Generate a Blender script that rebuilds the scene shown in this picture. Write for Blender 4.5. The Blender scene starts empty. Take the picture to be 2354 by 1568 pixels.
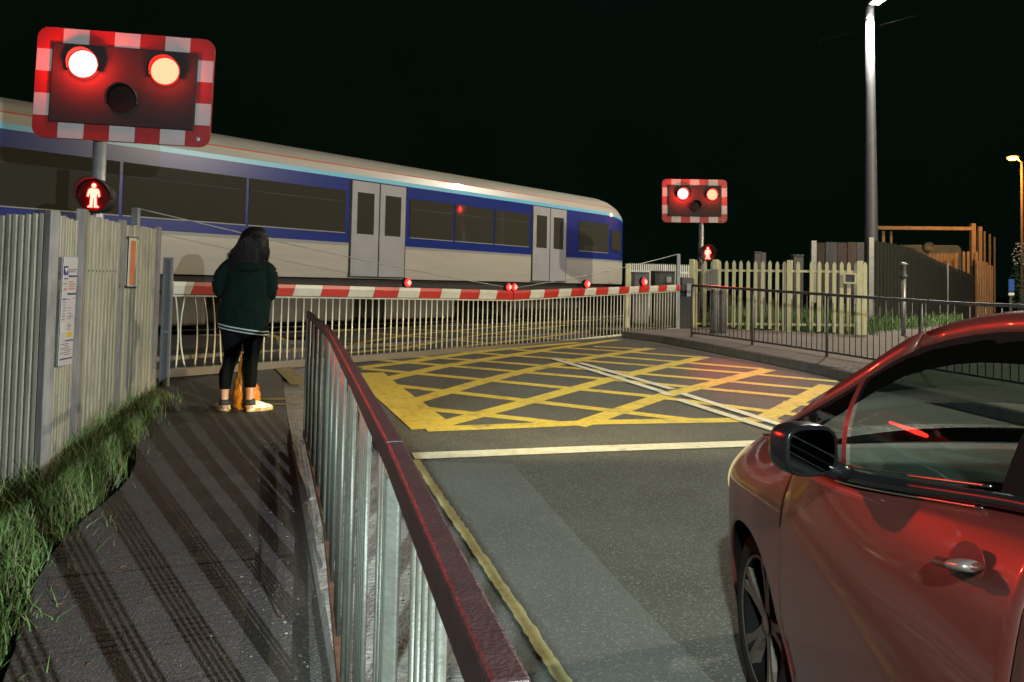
import bpy, bmesh, math, random
from mathutils import Vector, Matrix
random.seed(7)
R = math.radians
PI = math.pi
scene = bpy.context.scene
COL = scene.collection

# ------------------------------------------------------------------ camera
F, WPX, HPX = 1830.0, 2354.0, 1568.0          # focal length and frame in working pixels
ROLL, PITCH = math.atan(0.0208), R(2.2)
CAMLOC = Vector((0, 0, 1.41))
CR = Matrix.Rotation(R(90) + PITCH, 3, 'X') @ Matrix.Rotation(ROLL, 3, 'Z')
cam_d = bpy.data.cameras.new('camera'); cam = bpy.data.objects.new('camera', cam_d); COL.objects.link(cam)
cam.matrix_world = Matrix.Translation(CAMLOC) @ CR.to_4x4()
cam_d.sensor_width = 36.0; cam_d.lens = F / WPX * 36.0
cam_d.clip_start = 0.02; cam_d.clip_end = 2000
_h = CR.transposed() @ Vector((0, 1, 0))       # where the level view direction lands
_hy = 784 - F * _h.y / -_h.z
SH = 650.5 - _hy                               # lens shift that puts the horizon where it is
cam_d.shift_y = SH / WPX
scene.camera = cam

def ray(px, py):
    return (CR @ Vector(((px - 1177) / F, -(py - 784 - SH) / F, -1))).normalized()
def proj(p):
    c = CR.transposed() @ (Vector(p) - CAMLOC)
    return (1177 + F * c.x / -c.z, 784 - F * c.y / -c.z + SH)

# ------------------------------------------------------------------ world
world = bpy.data.worlds.new('World'); scene.world = world; world.use_nodes = True
wn = world.node_tree.nodes; wl = world.node_tree.links
bg = wn['Background']
bg.inputs[1].default_value = 0.014
_tc = wn.new('ShaderNodeTexCoord'); _ns = wn.new('ShaderNodeTexNoise'); _ns.inputs['Scale'].default_value = 1.7; _ns.inputs['Detail'].default_value = 4
_rp = wn.new('ShaderNodeValToRGB'); _rp.color_ramp.elements[0].position = .35; _rp.color_ramp.elements[1].position = .7
_rp.color_ramp.elements[0].color = (.07, .24, .12, 1); _rp.color_ramp.elements[1].color = (.12, .36, .24, 1)
wl.new(_tc.outputs['Generated'], _ns.inputs['Vector']); wl.new(_ns.outputs['Fac'], _rp.inputs[0]); wl.new(_rp.outputs[0], bg.inputs[0])
# ------------------------------------------------------------------ render settings
scene.view_settings.view_transform = 'Standard'; scene.view_settings.look = 'None'
scene.view_settings.exposure = -0.22; scene.view_settings.gamma = 1
scene.cycles.use_denoising = True
scene.cycles.max_bounces = 6; scene.cycles.sample_clamp_indirect = 4
scene.cycles.caustics_reflective = False; scene.cycles.caustics_refractive = False

# ------------------------------------------------------------------ lamps outside the frame, and added fill lights
def light(name, kind, loc, energy, color, radius=0.1, aim=None, cone=None, blend=0.5, scale=None):
    d = bpy.data.lights.new(name, kind); d.energy = energy; d.color = color; d.shadow_soft_size = radius
    if cone: d.spot_size = R(cone); d.spot_blend = blend
    o = bpy.data.objects.new(name, d); COL.objects.link(o); o.location = loc
    if aim is not None: o.rotation_euler = (Vector(aim) - Vector(loc)).to_track_quat('-Z', 'Y').to_euler()
    if scale: o.scale = scale
    return o
light('roadside_lamp', 'POINT', (2.3, -2.0, 2.05), 4000, (0.90, 0.97, 1.0), 0.015)
light('road_fill_spot', 'SPOT', (-1.5, -7, 6), 17500, (0.84, 1.0, 0.92), 0.15, (1.35, 5.6, 0), 22, .6)  # unseen spot added to brighten the road, aimed clear of the path
light('car_side_fill', 'POINT', (-9, -11, 7.5), 300, (1.0, 0.85, 0.7), 0.15)  # weak unseen fill added for the car's left side
light('side_road_lamp', 'POINT', (14, 9.2, 8), 8500, (1.0, 0.84, 0.58), 0.10)

# ------------------------------------------------------------------ terrain
def smooth(t):
    t = max(0.0, min(1.0, t)); return t * t * (3 - 2 * t)
def g(x, y):
    return -0.05 + 0.38 * smooth((y - 0.2 * x - 3.0) / 12.5)
def zpath(x, y):
    return g(x, y) + 0.15 - 0.09 * smooth((y - 3.5) / 4.0)
def zpave(x, y):
    return g(x, y) + 0.12
def G(px, py, dz=0.0, fn=g):
    d = ray(px, py); z = 0.1
    for _ in range(40):
        t = (z - CAMLOC.z) / d.z
        p = CAMLOC + d * t
        z = 0.5 * z + 0.5 * (fn(p.x, p.y) + dz)
    return p
def atY(px, py, Y):
    d = ray(px, py); return CAMLOC + d * (Y / d.y)
def atX(px, py, X):
    d = ray(px, py); return CAMLOC + d * (X / d.x)
def onplane(px, py, A, B):                     # hit of a pixel ray with the upright plane through A and B
    d = ray(px, py); n = Vector((B[1] - A[1], A[0] - B[0], 0))
    t = n.dot(Vector((A[0], A[1], 0)) - CAMLOC) / n.dot(d)
    return CAMLOC + d * t

# ------------------------------------------------------------------ materials
def mat(name, col, rough=0.6, metal=0.0, var=0.0, vscale=8.0, col2=None, bump=0.0, bscale=60.0, coat=0.0, stretch=None, spec=0.5):
    m = bpy.data.materials.new(name); m.use_nodes = True
    nt = m.node_tree; b = nt.nodes['Principled BSDF']
    b.inputs['Base Color'].default_value = (*col, 1); b.inputs['Roughness'].default_value = rough
    b.inputs['Metallic'].default_value = metal; b.inputs['Coat Weight'].default_value = coat
    b.inputs['Coat Roughness'].default_value = 0.04; b.inputs['Specular IOR Level'].default_value = spec
    if var > 0 or bump > 0:
        tc = nt.nodes.new('ShaderNodeTexCoord')
        mp = nt.nodes.new('ShaderNodeMapping'); nt.links.new(tc.outputs['Object'], mp.inputs[0])
        if stretch: mp.inputs['Scale'].default_value = stretch
    if var > 0:
        n = nt.nodes.new('ShaderNodeTexNoise'); n.inputs['Scale'].default_value = vscale
        n.inputs['Detail'].default_value = 6; n.inputs['Roughness'].default_value = 0.65
        nt.links.new(mp.outputs[0], n.inputs['Vector'])
        r = nt.nodes.new('ShaderNodeValToRGB')
        r.color_ramp.elements[0].position = 0.5 - 0.18; r.color_ramp.elements[1].position = 0.5 + 0.18
        nt.links.new(n.outputs['Fac'], r.inputs[0])
        c2 = col2 if col2 else tuple(c * (1 - var) for c in col)
        r.color_ramp.elements[0].color = (*c2, 1); r.color_ramp.elements[1].color = (*col, 1)
        nt.links.new(r.outputs[0], b.inputs['Base Color'])
    if bump > 0:
        n2 = nt.nodes.new('ShaderNodeTexNoise'); n2.inputs['Scale'].default_value = bscale; n2.inputs['Detail'].default_value = 4
        nt.links.new(mp.outputs[0], n2.inputs['Vector'])
        bp = nt.nodes.new('ShaderNodeBump'); bp.inputs['Strength'].default_value = bump; bp.inputs['Distance'].default_value = 0.02
        nt.links.new(n2.outputs['Fac'], bp.inputs['Height']); nt.links.new(bp.outputs[0], b.inputs['Normal'])
    return m
def emit(name, col, strength=1.0):
    m = bpy.data.materials.new(name); m.use_nodes = True; nt = m.node_tree; nt.nodes.clear()
    e = nt.nodes.new('ShaderNodeEmission'); o = nt.nodes.new('ShaderNodeOutputMaterial')
    e.inputs[0].default_value = (*col, 1); e.inputs[1].default_value = strength
    nt.links.new(e.outputs[0], o.inputs[0]); return m
def glass(name, tint=(0.7, 0.75, 0.72), rough=0.01, boost=0.0):
    m = bpy.data.materials.new(name); m.use_nodes = True; nt = m.node_tree; nt.nodes.clear()
    o = nt.nodes.new('ShaderNodeOutputMaterial'); mx = nt.nodes.new('ShaderNodeMixShader')
    t = nt.nodes.new('ShaderNodeBsdfTransparent'); t.inputs[0].default_value = (*tint, 1)
    gl = nt.nodes.new('ShaderNodeBsdfGlossy'); gl.inputs['Roughness'].default_value = rough
    ge = nt.nodes.new('ShaderNodeNewGeometry'); dt = nt.nodes.new('ShaderNodeVectorMath'); dt.operation = 'DOT_PRODUCT'
    nt.links.new(ge.outputs['Incoming'], dt.inputs[0]); nt.links.new(ge.outputs['Normal'], dt.inputs[1])
    prev = dt.outputs['Value']
    for op, v in (('ABSOLUTE', None), ('SUBTRACT', 1.0), ('POWER', 5.0), ('MULTIPLY_ADD', .94)):   # Schlick reflectance, same from both sides
        n = nt.nodes.new('ShaderNodeMath'); n.operation = op
        if op == 'SUBTRACT': n.inputs[0].default_value = v; nt.links.new(prev, n.inputs[1])
        else:
            nt.links.new(prev, n.inputs[0])
            if v is not None: n.inputs[1].default_value = v
            if op == 'MULTIPLY_ADD': n.inputs[2].default_value = .055 + boost
        prev = n.outputs[0]
    nt.links.new(prev, mx.inputs[0])
    nt.links.new(t.outputs[0], mx.inputs[1]); nt.links.new(gl.outputs[0], mx.inputs[2]); nt.links.new(mx.outputs[0], o.inputs[0])
    return m

M = {}
M['cream'] = mat('cream_paint', (0.50, 0.49, 0.36), 0.55, var=0.45, vscale=5, stretch=(6, 6, 0.7), bump=0.05, bscale=30)
def weathered(name, col, stain, amount, sx=7.0):
    m = mat(name, col, 0.6, var=0.35, vscale=6, stretch=(sx, sx, 0.5), bump=0.08, bscale=40)
    nt = m.node_tree; b = nt.nodes['Principled BSDF']; old = b.inputs['Base Color'].links[0].from_socket
    tc = nt.nodes.new('ShaderNodeTexCoord'); mp = nt.nodes.new('ShaderNodeMapping'); mp.inputs['Scale'].default_value = (5.5, 5.5, 1.1); nt.links.new(tc.outputs['Object'], mp.inputs[0])
    n = nt.nodes.new('ShaderNodeTexNoise'); n.inputs['Scale'].default_value = 1.6; n.inputs['Detail'].default_value = 7; n.inputs['Roughness'].default_value = .7; nt.links.new(mp.outputs[0], n.inputs['Vector'])
    r = nt.nodes.new('ShaderNodeValToRGB'); r.color_ramp.elements[0].position = .52; r.color_ramp.elements[1].position = .74; r.color_ramp.elements[1].color = (amount, amount, amount, 1); nt.links.new(n.outputs['Fac'], r.inputs[0])
    mx = nt.nodes.new('ShaderNodeMixRGB'); mx.inputs[2].default_value = (*stain, 1); nt.links.new(r.outputs[0], mx.inputs[0]); nt.links.new(old, mx.inputs[1])
    sp = nt.nodes.new('ShaderNodeTexVoronoi'); sp.inputs['Scale'].default_value = 26; nt.links.new(tc.outputs['Object'], sp.inputs['Vector'])
    r2 = nt.nodes.new('ShaderNodeValToRGB'); r2.color_ramp.elements[0].position = .02; r2.color_ramp.elements[0].color = (.7, .7, .7, 1); r2.color_ramp.elements[1].position = .09; r2.color_ramp.elements[1].color = (0, 0, 0, 1); nt.links.new(sp.outputs['Distance'], r2.inputs[0])
    mx2 = nt.nodes.new('ShaderNodeMixRGB'); mx2.inputs[2].default_value = (.07, .05, .035, 1); nt.links.new(r2.outputs[0], mx2.inputs[0]); nt.links.new(mx.outputs[0], mx2.inputs[1])
    nt.links.new(mx2.outputs[0], b.inputs['Base Color']); return m
M['cream'] = weathered('weathered_cream_paint', (0.30, 0.29, 0.215), (0.075, 0.085, 0.075), .95)
M['cream2'] = mat('cream_paint_clean', (0.72, 0.70, 0.42), 0.5, var=0.25, vscale=6, stretch=(4, 4, 0.8))
M['post_grey'] = mat('weathered_grey_post', (0.20, 0.19, 0.17), 0.7, var=0.5, vscale=4, stretch=(4, 4, 0.8))
M['galv'] = mat('galvanised_steel', (0.32, 0.34, 0.34), 0.45, 0.6, var=0.3, vscale=7)
M['galv_dark'] = mat('dull_dark_steel', (0.10, 0.10, 0.10), 0.5, 0.4, var=0.3, vscale=9)
M['rail_green'] = mat('grey_green_railing_paint', (0.052, 0.058, 0.048), 0.45, 0.2, var=0.35, vscale=14, bump=0.08, bscale=90)
M['rail_top'] = mat('rust_brown_rail_paint', (0.022, 0.011, 0.012), 0.42, 0.0, var=0.45, vscale=30, bump=0.25, bscale=220, spec=.3)
M['rust'] = mat('rusty_steel', (0.10, 0.045, 0.025), 0.7, 0.1, var=0.5, vscale=25, bump=0.3, bscale=120)
M['black'] = mat('matt_black', (0.012, 0.012, 0.012), 0.6)
M['void'] = mat('deep_black', (0.0025, 0.0025, 0.0025), 0.8, spec=.05)
M['black_gloss'] = mat('gloss_black_plastic', (0.006, 0.006, 0.007), 0.2, spec=.35)
M['white'] = mat('white_paint', (0.72, 0.72, 0.66), 0.5, var=0.15, vscale=10)
M['red'] = mat('red_reflective_paint', (0.26, 0.008, 0.008), 0.5, var=0.15, vscale=10)
M['concrete'] = mat('rough_concrete', (0.22, 0.21, 0.20), 0.9, var=0.5, vscale=9, bump=0.6, bscale=50)
M['kerbdark'] = mat('dirty_kerb', (0.07, 0.066, 0.06), 0.9, var=0.5, vscale=6, bump=0.4, bscale=50)
M['yellow'] = mat('yellow_road_paint', (0.56, 0.42, 0.055), 0.7, var=0.35, vscale=14, bump=0.3, bscale=130)
M['whiteline'] = mat('white_road_paint', (0.55, 0.53, 0.42), 0.7, var=0.35, vscale=14, bump=0.3, bscale=130)
M['oldyellow'] = mat('worn_yellow_paint', (0.46, 0.43, 0.20), 0.75, var=0.3, vscale=20, bump=0.3, bscale=130)
M['dullyellow'] = mat('faded_yellow_paint', (0.22, 0.18, 0.07), 0.75, var=0.5, vscale=12, bump=0.3, bscale=130)

def worn(m, under, lo, hi, sc):
    nt = m.node_tree; b = nt.nodes['Principled BSDF']; old = b.inputs['Base Color'].links[0].from_socket
    tc = nt.nodes.new('ShaderNodeTexCoord'); n = nt.nodes.new('ShaderNodeTexNoise'); n.inputs['Scale'].default_value = sc; n.inputs['Detail'].default_value = 10; n.inputs['Roughness'].default_value = .75
    nt.links.new(tc.outputs['Object'], n.inputs['Vector']); r = nt.nodes.new('ShaderNodeValToRGB'); r.color_ramp.elements[0].position = lo; r.color_ramp.elements[1].position = hi
    nt.links.new(n.outputs['Fac'], r.inputs[0]); mx = nt.nodes.new('ShaderNodeMixRGB'); mx.inputs[2].default_value = (*under, 1)
    nt.links.new(r.outputs[0], mx.inputs[0]); nt.links.new(old, mx.inputs[1]); nt.links.new(mx.outputs[0], b.inputs['Base Color'])
worn(M['yellow'], (.09, .08, .05), .53, .70, 3.0); worn(M['whiteline'], (.10, .10, .09), .56, .72, 3.0); worn(M['oldyellow'], (.08, .08, .07), .60, .72, 14.0)

def asphalt(name, c1, c2, patch, rough=0.78, bumpd=0.6, gs=150):
    m = mat(name, c1, rough, var=0.5, vscale=1.2, col2=c2, spec=0.35)
    nt = m.node_tree; b = nt.nodes['Principled BSDF']
    tc = nt.nodes.new('ShaderNodeTexCoord')
    v = nt.nodes.new('ShaderNodeTexVoronoi'); v.inputs['Scale'].default_value = gs
    n = nt.nodes.new('ShaderNodeTexNoise'); n.inputs['Scale'].default_value = gs * 1.7; n.inputs['Detail'].default_value = 5
    for q in (v, n): nt.links.new(tc.outputs['Object'], q.inputs['Vector'])
    mx = nt.nodes.new('ShaderNodeMath'); mx.operation = 'ADD'
    nt.links.new(v.outputs['Distance'], mx.inputs[0]); nt.links.new(n.outputs['Fac'], mx.inputs[1])
    bp = nt.nodes.new('ShaderNodeBump'); bp.inputs['Strength'].default_value = bumpd; bp.inputs['Distance'].default_value = 0.008
    nt.links.new(mx.outputs[0], bp.inputs['Height']); nt.links.new(bp.outputs[0], b.inputs['Normal'])
    # pale stone chips in the surface
    old = b.inputs['Base Color'].links[0].from_socket
    v2 = nt.nodes.new('ShaderNodeTexVoronoi'); v2.inputs['Scale'].default_value = gs * 0.9
    nt.links.new(tc.outputs['Object'], v2.inputs['Vector'])
    rp = nt.nodes.new('ShaderNodeValToRGB'); rp.color_ramp.elements[0].position = 0.80; rp.color_ramp.elements[1].position = 0.98
    sep = nt.nodes.new('ShaderNodeSeparateColor'); nt.links.new(v2.outputs['Color'], sep.inputs[0])
    nt.links.new(sep.outputs[0], rp.inputs[0])
    mix = nt.nodes.new('ShaderNodeMixRGB'); mix.inputs[2].default_value = (*patch, 1)
    nt.links.new(rp.outputs[0], mix.inputs[0]); nt.links.new(old, mix.inputs[1])
    nt.links.new(mix.outputs[0], b.inputs['Base Color'])
    return m
M['road'] = asphalt('road_asphalt', (0.066, 0.062, 0.056), (0.042, 0.039, 0.035), (0.12, 0.155, 0.14))
M['strip'] = asphalt('paler_asphalt', (0.088, 0.093, 0.088), (0.066, 0.070, 0.066), (0.15, 0.15, 0.145))
M['path'] = asphalt('path_asphalt', (0.066, 0.063, 0.062), (0.042, 0.039, 0.037), (0.10, 0.095, 0.09), gs=120)
M['pave'] = mat('pavement_surface', (0.13, 0.11, 0.10), 0.85, var=0.35, vscale=2.5, bump=0.3, bscale=80)
M['soil'] = mat('dark_soil', (0.035, 0.028, 0.02), 0.95, var=0.6, vscale=5, bump=0.8, bscale=30)
M['ballast'] = mat('ballast', (0.08, 0.075, 0.07), 0.95, var=0.7, vscale=30, bump=1.0, bscale=30)

# ------------------------------------------------------------------ mesh helpers
def box(bm, c, s, rot=None):
    m = Matrix.Translation(Vector(c)) @ (rot.to_4x4() if rot else Matrix.Identity(4)) @ Matrix.Diagonal((s[0], s[1], s[2], 1))
    return bmesh.ops.create_cube(bm, size=1, matrix=m)['verts']
def beam(bm, a, b, w, h, up=(0, 0, 1)):
    a, b = Vector(a), Vector(b); d = (b - a)
    L = d.length
    if L < 1e-6: return
    d /= L; u = Vector(up); s = d.cross(u)
    if s.length < 1e-4: s = d.cross(Vector((1, 0, 0)))
    s.normalize(); u = s.cross(d)
    rot = Matrix((s, d, u)).transposed()
    return box(bm, (a + b) / 2, (w, L, h), rot)
def ring_frame(pts, i):
    if i == 0: d = pts[1] - pts[0]
    elif i == len(pts) - 1: d = pts[-1] - pts[-2]
    else: d = pts[i + 1] - pts[i - 1]
    d.normalize(); up = Vector((0, 0, 1))
    if abs(d.z) > 0.95: up = Vector((0, 1, 0))
    s = d.cross(up).normalized(); return s, s.cross(d)
def tube(bm, pts, rad, n=10, cap=True, ry=None):
    pts = [Vector(p) for p in pts]
    rad = rad if isinstance(rad, (list, tuple)) else [rad] * len(pts)
    ry = rad if ry is None else ry
    rings = []
    for i, p in enumerate(pts):
        s, u = ring_frame(pts, i)
        rings.append([bm.verts.new(p + s * math.cos(2 * PI * k / n) * rad[i] + u * math.sin(2 * PI * k / n) * ry[i]) for k in range(n)])
    for a, b in zip(rings, rings[1:]):
        for k in range(n):
            bm.faces.new((a[k], a[(k + 1) % n], b[(k + 1) % n], b[k]))
    if cap:
        bm.faces.new(rings[0][::-1]); bm.faces.new(rings[-1])
def loft(bm, rings, close=True, cap=True):
    vr = [[bm.verts.new(Vector(p)) for p in r] for r in rings]
    n = len(vr[0])
    for a, b in zip(vr, vr[1:]):
        for k in range(n if close else n - 1):
            bm.faces.new((a[k], a[(k + 1) % n], b[(k + 1) % n], b[k]))
    if cap and close:
        bm.faces.new(vr[0][::-1]); bm.faces.new(vr[-1])
    return vr
def grid(bm, rows):
    return loft(bm, rows, close=False, cap=False)
def disc(bm, c, nrm, r, n=24, dome=0.0, rings=4):
    nrm = Vector(nrm).normalized(); c = Vector(c)
    a = nrm.cross(Vector((0, 0, 1))).normalized(); b = a.cross(nrm)
    prev = None
    for j in range(rings, 0, -1):
        rr = r * j / rings; h = dome * (1 - (j / rings) ** 2)
        cur = [bm.verts.new(c + nrm * h + a * math.cos(2 * PI * k / n) * rr + b * math.sin(2 * PI * k / n) * rr) for k in range(n)]
        if prev:
            for k in range(n): bm.faces.new((prev[k], prev[(k + 1) % n], cur[(k + 1) % n], cur[k]))
        prev = cur
    t = bm.verts.new(c + nrm * dome)
    for k in range(n): bm.faces.new((prev[k], prev[(k + 1) % n], t))
def prism(bm, outline, depth):
    """outline: list of 3D points (planar), extruded along vector depth"""
    d = Vector(depth); a = [bm.verts.new(Vector(p)) for p in outline]; b = [bm.verts.new(Vector(p) + d) for p in outline]
    n = len(a); bm.faces.new(a); bm.faces.new(b[::-1])
    for k in range(n): bm.faces.new((a[(k + 1) % n], a[k], b[k], b[(k + 1) % n]))

def new(): return bmesh.new()
def tag(o, label=None, cat=None, group=None, kind=None):
    if label: o['label'] = label
    if cat: o['category'] = cat
    if group: o['group'] = group
    if kind: o['kind'] = kind
    return o
def origin(o):
    p = Vector((0, 0, 0))
    while o is not None:
        p += o.location; o = o.parent
    return p
def obj(name, bm, m, parent=None, shade=False, bevel=0.0, loc=None):
    """links a bmesh given in world coordinates as one mesh object"""
    off = origin(parent) if parent else Vector((0, 0, 0))
    if loc is not None: off = Vector(loc)
    bmesh.ops.recalc_face_normals(bm, faces=bm.faces)
    if off.length: bmesh.ops.translate(bm, verts=bm.verts, vec=-off)
    me = bpy.data.meshes.new(name); bm.to_mesh(me); bm.free()
    for x in (m if isinstance(m, (list, tuple)) else [m]): me.materials.append(x)
    if shade:
        for p in me.polygons: p.use_smooth = True
    o = bpy.data.objects.new(name, me); COL.objects.link(o)
    if parent: o.parent = parent
    if loc is not None: o.location = Vector(loc) - (origin(parent) if parent else Vector((0, 0, 0)))
    if bevel:
        b = o.modifiers.new('bevel', 'BEVEL'); b.width = bevel; b.segments = 2; b.limit_method = 'ANGLE'; b.angle_limit = R(40)
    return o
def thing(name, label, cat, loc, group=None):
    o = bpy.data.objects.new(name, None); COL.objects.link(o); o.location = loc; o.empty_display_size = 0.1
    return tag(o, label, cat, group)
def struct(name, bm, m, shade=False):
    return tag(obj(name, bm, m, None, shade), kind='structure')
def inst(src, name, parent, loc, rot=None, scale=None):
    c = src.copy(); c.name = name; COL.objects.link(c); c.parent = parent
    c.location = loc
    if rot is not None: c.rotation_euler = rot
    if scale is not None: c.scale = scale
    return c
def resample(pts, step):
    out = [Vector(pts[0])]
    for a, b in zip(pts, pts[1:]):
        a, b = Vector(a), Vector(b); n = max(1, int(math.ceil((b - a).length / step)))
        out += [a.lerp(b, k / n) for k in range(1, n + 1)]
    return out
def lerp_tab(tab, x):
    if x <= tab[0][0]: return tab[0][1]
    for (a, va), (b, vb) in zip(tab, tab[1:]):
        if x <= b:
            t = (x - a) / (b - a)
            return va + (vb - va) * t
    return tab[-1][1]
def spl(tab, x):
    """smooth (Catmull-Rom / Hermite) table lookup"""
    n = len(tab)
    if x <= tab[0][0]: return tab[0][1]
    if x >= tab[-1][0]: return tab[-1][1]
    for i in range(n - 1):
        if x <= tab[i + 1][0]: break
    def sl(j):
        if j == 0: return (tab[1][1] - tab[0][1]) / (tab[1][0] - tab[0][0])
        if j == n - 1: return (tab[-1][1] - tab[-2][1]) / (tab[-1][0] - tab[-2][0])
        return (tab[j + 1][1] - tab[j - 1][1]) / (tab[j + 1][0] - tab[j - 1][0])
    h = tab[i + 1][0] - tab[i][0]; t = (x - tab[i][0]) / h
    a, b = tab[i][1], tab[i + 1][1]; ma, mb = sl(i) * h, sl(i + 1) * h
    return (2 * t**3 - 3 * t**2 + 1) * a + (t**3 - 2 * t**2 + t) * ma + (-2 * t**3 + 3 * t**2) * b + (t**3 - t**2) * mb

# ================================================================== SETTING
def x_kerb(y): return 0.02 - 0.27 * (y - 2.82)
def x_rail(y): return -0.47 - 0.313 * (y - 2.47)

def sheet(name, rows, fn, m):
    bm = new()
    grid(bm, [[(x, y, fn(x, y)) for (x, y) in r] for r in rows])
    o = struct(name, bm, m)
    for p in o.data.polygons: p.use_smooth = True
    if o.data.polygons[0].normal.z < 0: o.data.flip_normals()
    return o
xs = [-160, -90, -50] + [-30 + k * 1.0 for k in range(61)] + [50, 90, 160]
ys = [-60, -30] + [-12 + k * 1.0 for k in range(55)] + [60, 90, 150, 260]
sheet('ground', [[(x, y) for x in xs] for y in ys], lambda x, y: g(x, y) - 0.09, M['soil'])

# right hand kerb line of the road, read off the picture once and kept as ground points
KR = [G(1440, 777), G(1520, 787), G(1600, 802), G(1700, 822), G(1800, 842), G(1900, 864), G(1990, 888)]
_d = (KR[-1] - KR[-3]).normalized()
KR = [KR[0] + (KR[0] - KR[1]) * 1.2] + KR + [KR[-1] + _d * 4, KR[-1] + _d * 22]
KR = resample([(p.x, p.y, 0) for p in KR], 0.5)
def x_right(y):
    for a, b in zip(KR, KR[1:]):
        if b.y <= y <= a.y: return a.x + (b.x - a.x) * (y - a.y) / (b.y - a.y)
    return KR[0].x - 0.27 * (y - KR[0].y) if y > KR[0].y else KR[-1].x
rows = []
y = -8.0
while y < 48:
    a, b = x_kerb(y), x_right(y); rows.append([(a + (b - a) * k / 24, y) for k in range(25)]); y += 0.4
sheet('road', rows, g, M['road'])

# kerb with its rough concrete haunch, and the footpath with a long left edge
rows_k, rows_p = [], []
def zkerb(x, y): return zpath(x, y) + 0.06 * (1 - smooth((y - 6.2) / 1.6))
bm = new(); vr = []
y = -8.0
while y < 14:
    k = x_kerb(y); r = x_rail(y); r = min(r, k - 0.35)
    zt = zkerb(k, y)
    vr.append([(k + 0.003, y, g(k, y) - 0.08), (k, y, zt - 0.02), (k - 0.02, y, zt), (k - 0.14, y, zt), (k - 0.143, y, zt - 0.02), (r - 0.02, y, zt - 0.03), (r - 0.05, y, zt - 0.10)])
    y += 0.25
grid(bm, vr); struct('kerb', bm, M['concrete'])
rows = []
y = -8.0
while y < 14:
    r = min(x_rail(y), x_kerb(y) - 0.35) - 0.03
    L = -2.05 - 0.33 * (y - 3.8) - 0.25 * math.sin(y * 2.1) * 0.3
    if y > 7.5: L -= (y - 7.5) * 0.5
    rows.append([(r + (L - r) * k / 14, y) for k in range(15)]); y += 0.3
sheet('footpath', rows, zpath, M['path'])
# pavement on the far right, with kerb stones
bm = new(); vr = []; vk = []
for i, p in enumerate(KR):
    q = KR[min(i + 1, len(KR) - 1)] - KR[max(i - 1, 0)]
    n = Vector((-q.y, q.x, 0)).normalized()
    if n.x < 0: n = -n
    row = []
    for w in (0.14, 0.6, 1.2, 2, 3, 4.5, 6.5, 9, 13, 18):
        r_ = p + n * w; row.append((r_.x, r_.y, zpave(r_.x, r_.y)))
    vr.append(row)
    z = zpave(p.x, p.y)
    e = p + n * 0.135
    vk.append([(p.x, p.y, z - 0.2), (p.x + n.x * .01, p.y + n.y * .01, z - 0.015), (p.x + n.x * .03, p.y + n.y * .03, z + .002), (e.x, e.y, z + .002), (e.x, e.y, z - .1)])
grid(bm, vr); o = struct('pavement', bm, M['pave'])
for p in o.data.polygons: p.use_smooth = True
bm = new(); grid(bm, vk); struct('pavement_kerb', bm, M['kerbdark'])

# ---------------------------------------------------------------- road paint
_lift = [0]
def band(bm, pts, width, dz=0.004, rag=0.0):
    P = resample(pts, 0.2 if rag == 0 else 0.04); _lift[0] += 1; lift = dz + _lift[0] * 0.00012; prev = None
    for i, p in enumerate(P):
        q = P[min(i + 1, len(P) - 1)] - P[max(i - 1, 0)]
        n = Vector((-q.y, q.x, 0)).normalized() * width / 2
        r1, r2 = (1 + random.uniform(-rag, rag)), (1 + random.uniform(-rag, rag))
        cur = []
        for s in (-r1, -0.33, 0.33, r2):
            c = p + n * s; cur.append(bm.verts.new((c.x, c.y, g(c.x, c.y) + lift)))
        if prev:
            for a in range(3): bm.faces.new((prev[a], prev[a + 1], cur[a + 1], cur[a]))
        prev = cur
def px(pts): return [G(a, b) for a, b in pts]
bm = new()
wide = [[(854, 880), (1022, 842), (1215, 811), (1425, 781)], [(930, 929), (1115, 876), (1217, 851), (1341, 826), (1497, 801)],
        [(985, 984), (1217, 923), (1400, 873), (1620, 821)], [(1325, 979), (1529, 909), (1768, 850)], [(1752, 966), (1902, 886)],
        [(830, 846), (930, 834), (1010, 822), (1110, 808), (1330, 788)]]
thin = [[(1365, 797), (1480, 803)], [(1300, 800), (1420, 808), (1626, 823)], [(1180, 804), (1380, 818), (1755, 849)],
        [(1040, 808), (1177, 818), (1361, 831), (1717, 859), (1925, 878)], [(930, 819), (1089, 829), (1332, 848), (1639, 874), (1868, 895)],
        [(850, 827), (1022, 841), (1367, 870), (1836, 914)], [(835, 848), (1102, 873), (1490, 911), (1755, 945), (1850, 956)],
        [(878, 884), (1195, 920), (1594, 967)], [(975, 940), (1217, 966), (1290, 975)], [(1800, 925), (1900, 936)], [(1840, 945), (1890, 952)]]
for p in wide: band(bm, px(p), 0.21)
for p in thin: band(bm, px(p), 0.17)
band(bm, px([(979, 988), (1217, 979), (1367, 972), (1790, 965)]), 0.20)
# broad left edge of the box, narrower again behind the barrier
band(bm, px([(998, 986), (936, 935), (873, 885), (845, 858)]), 0.42)
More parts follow.
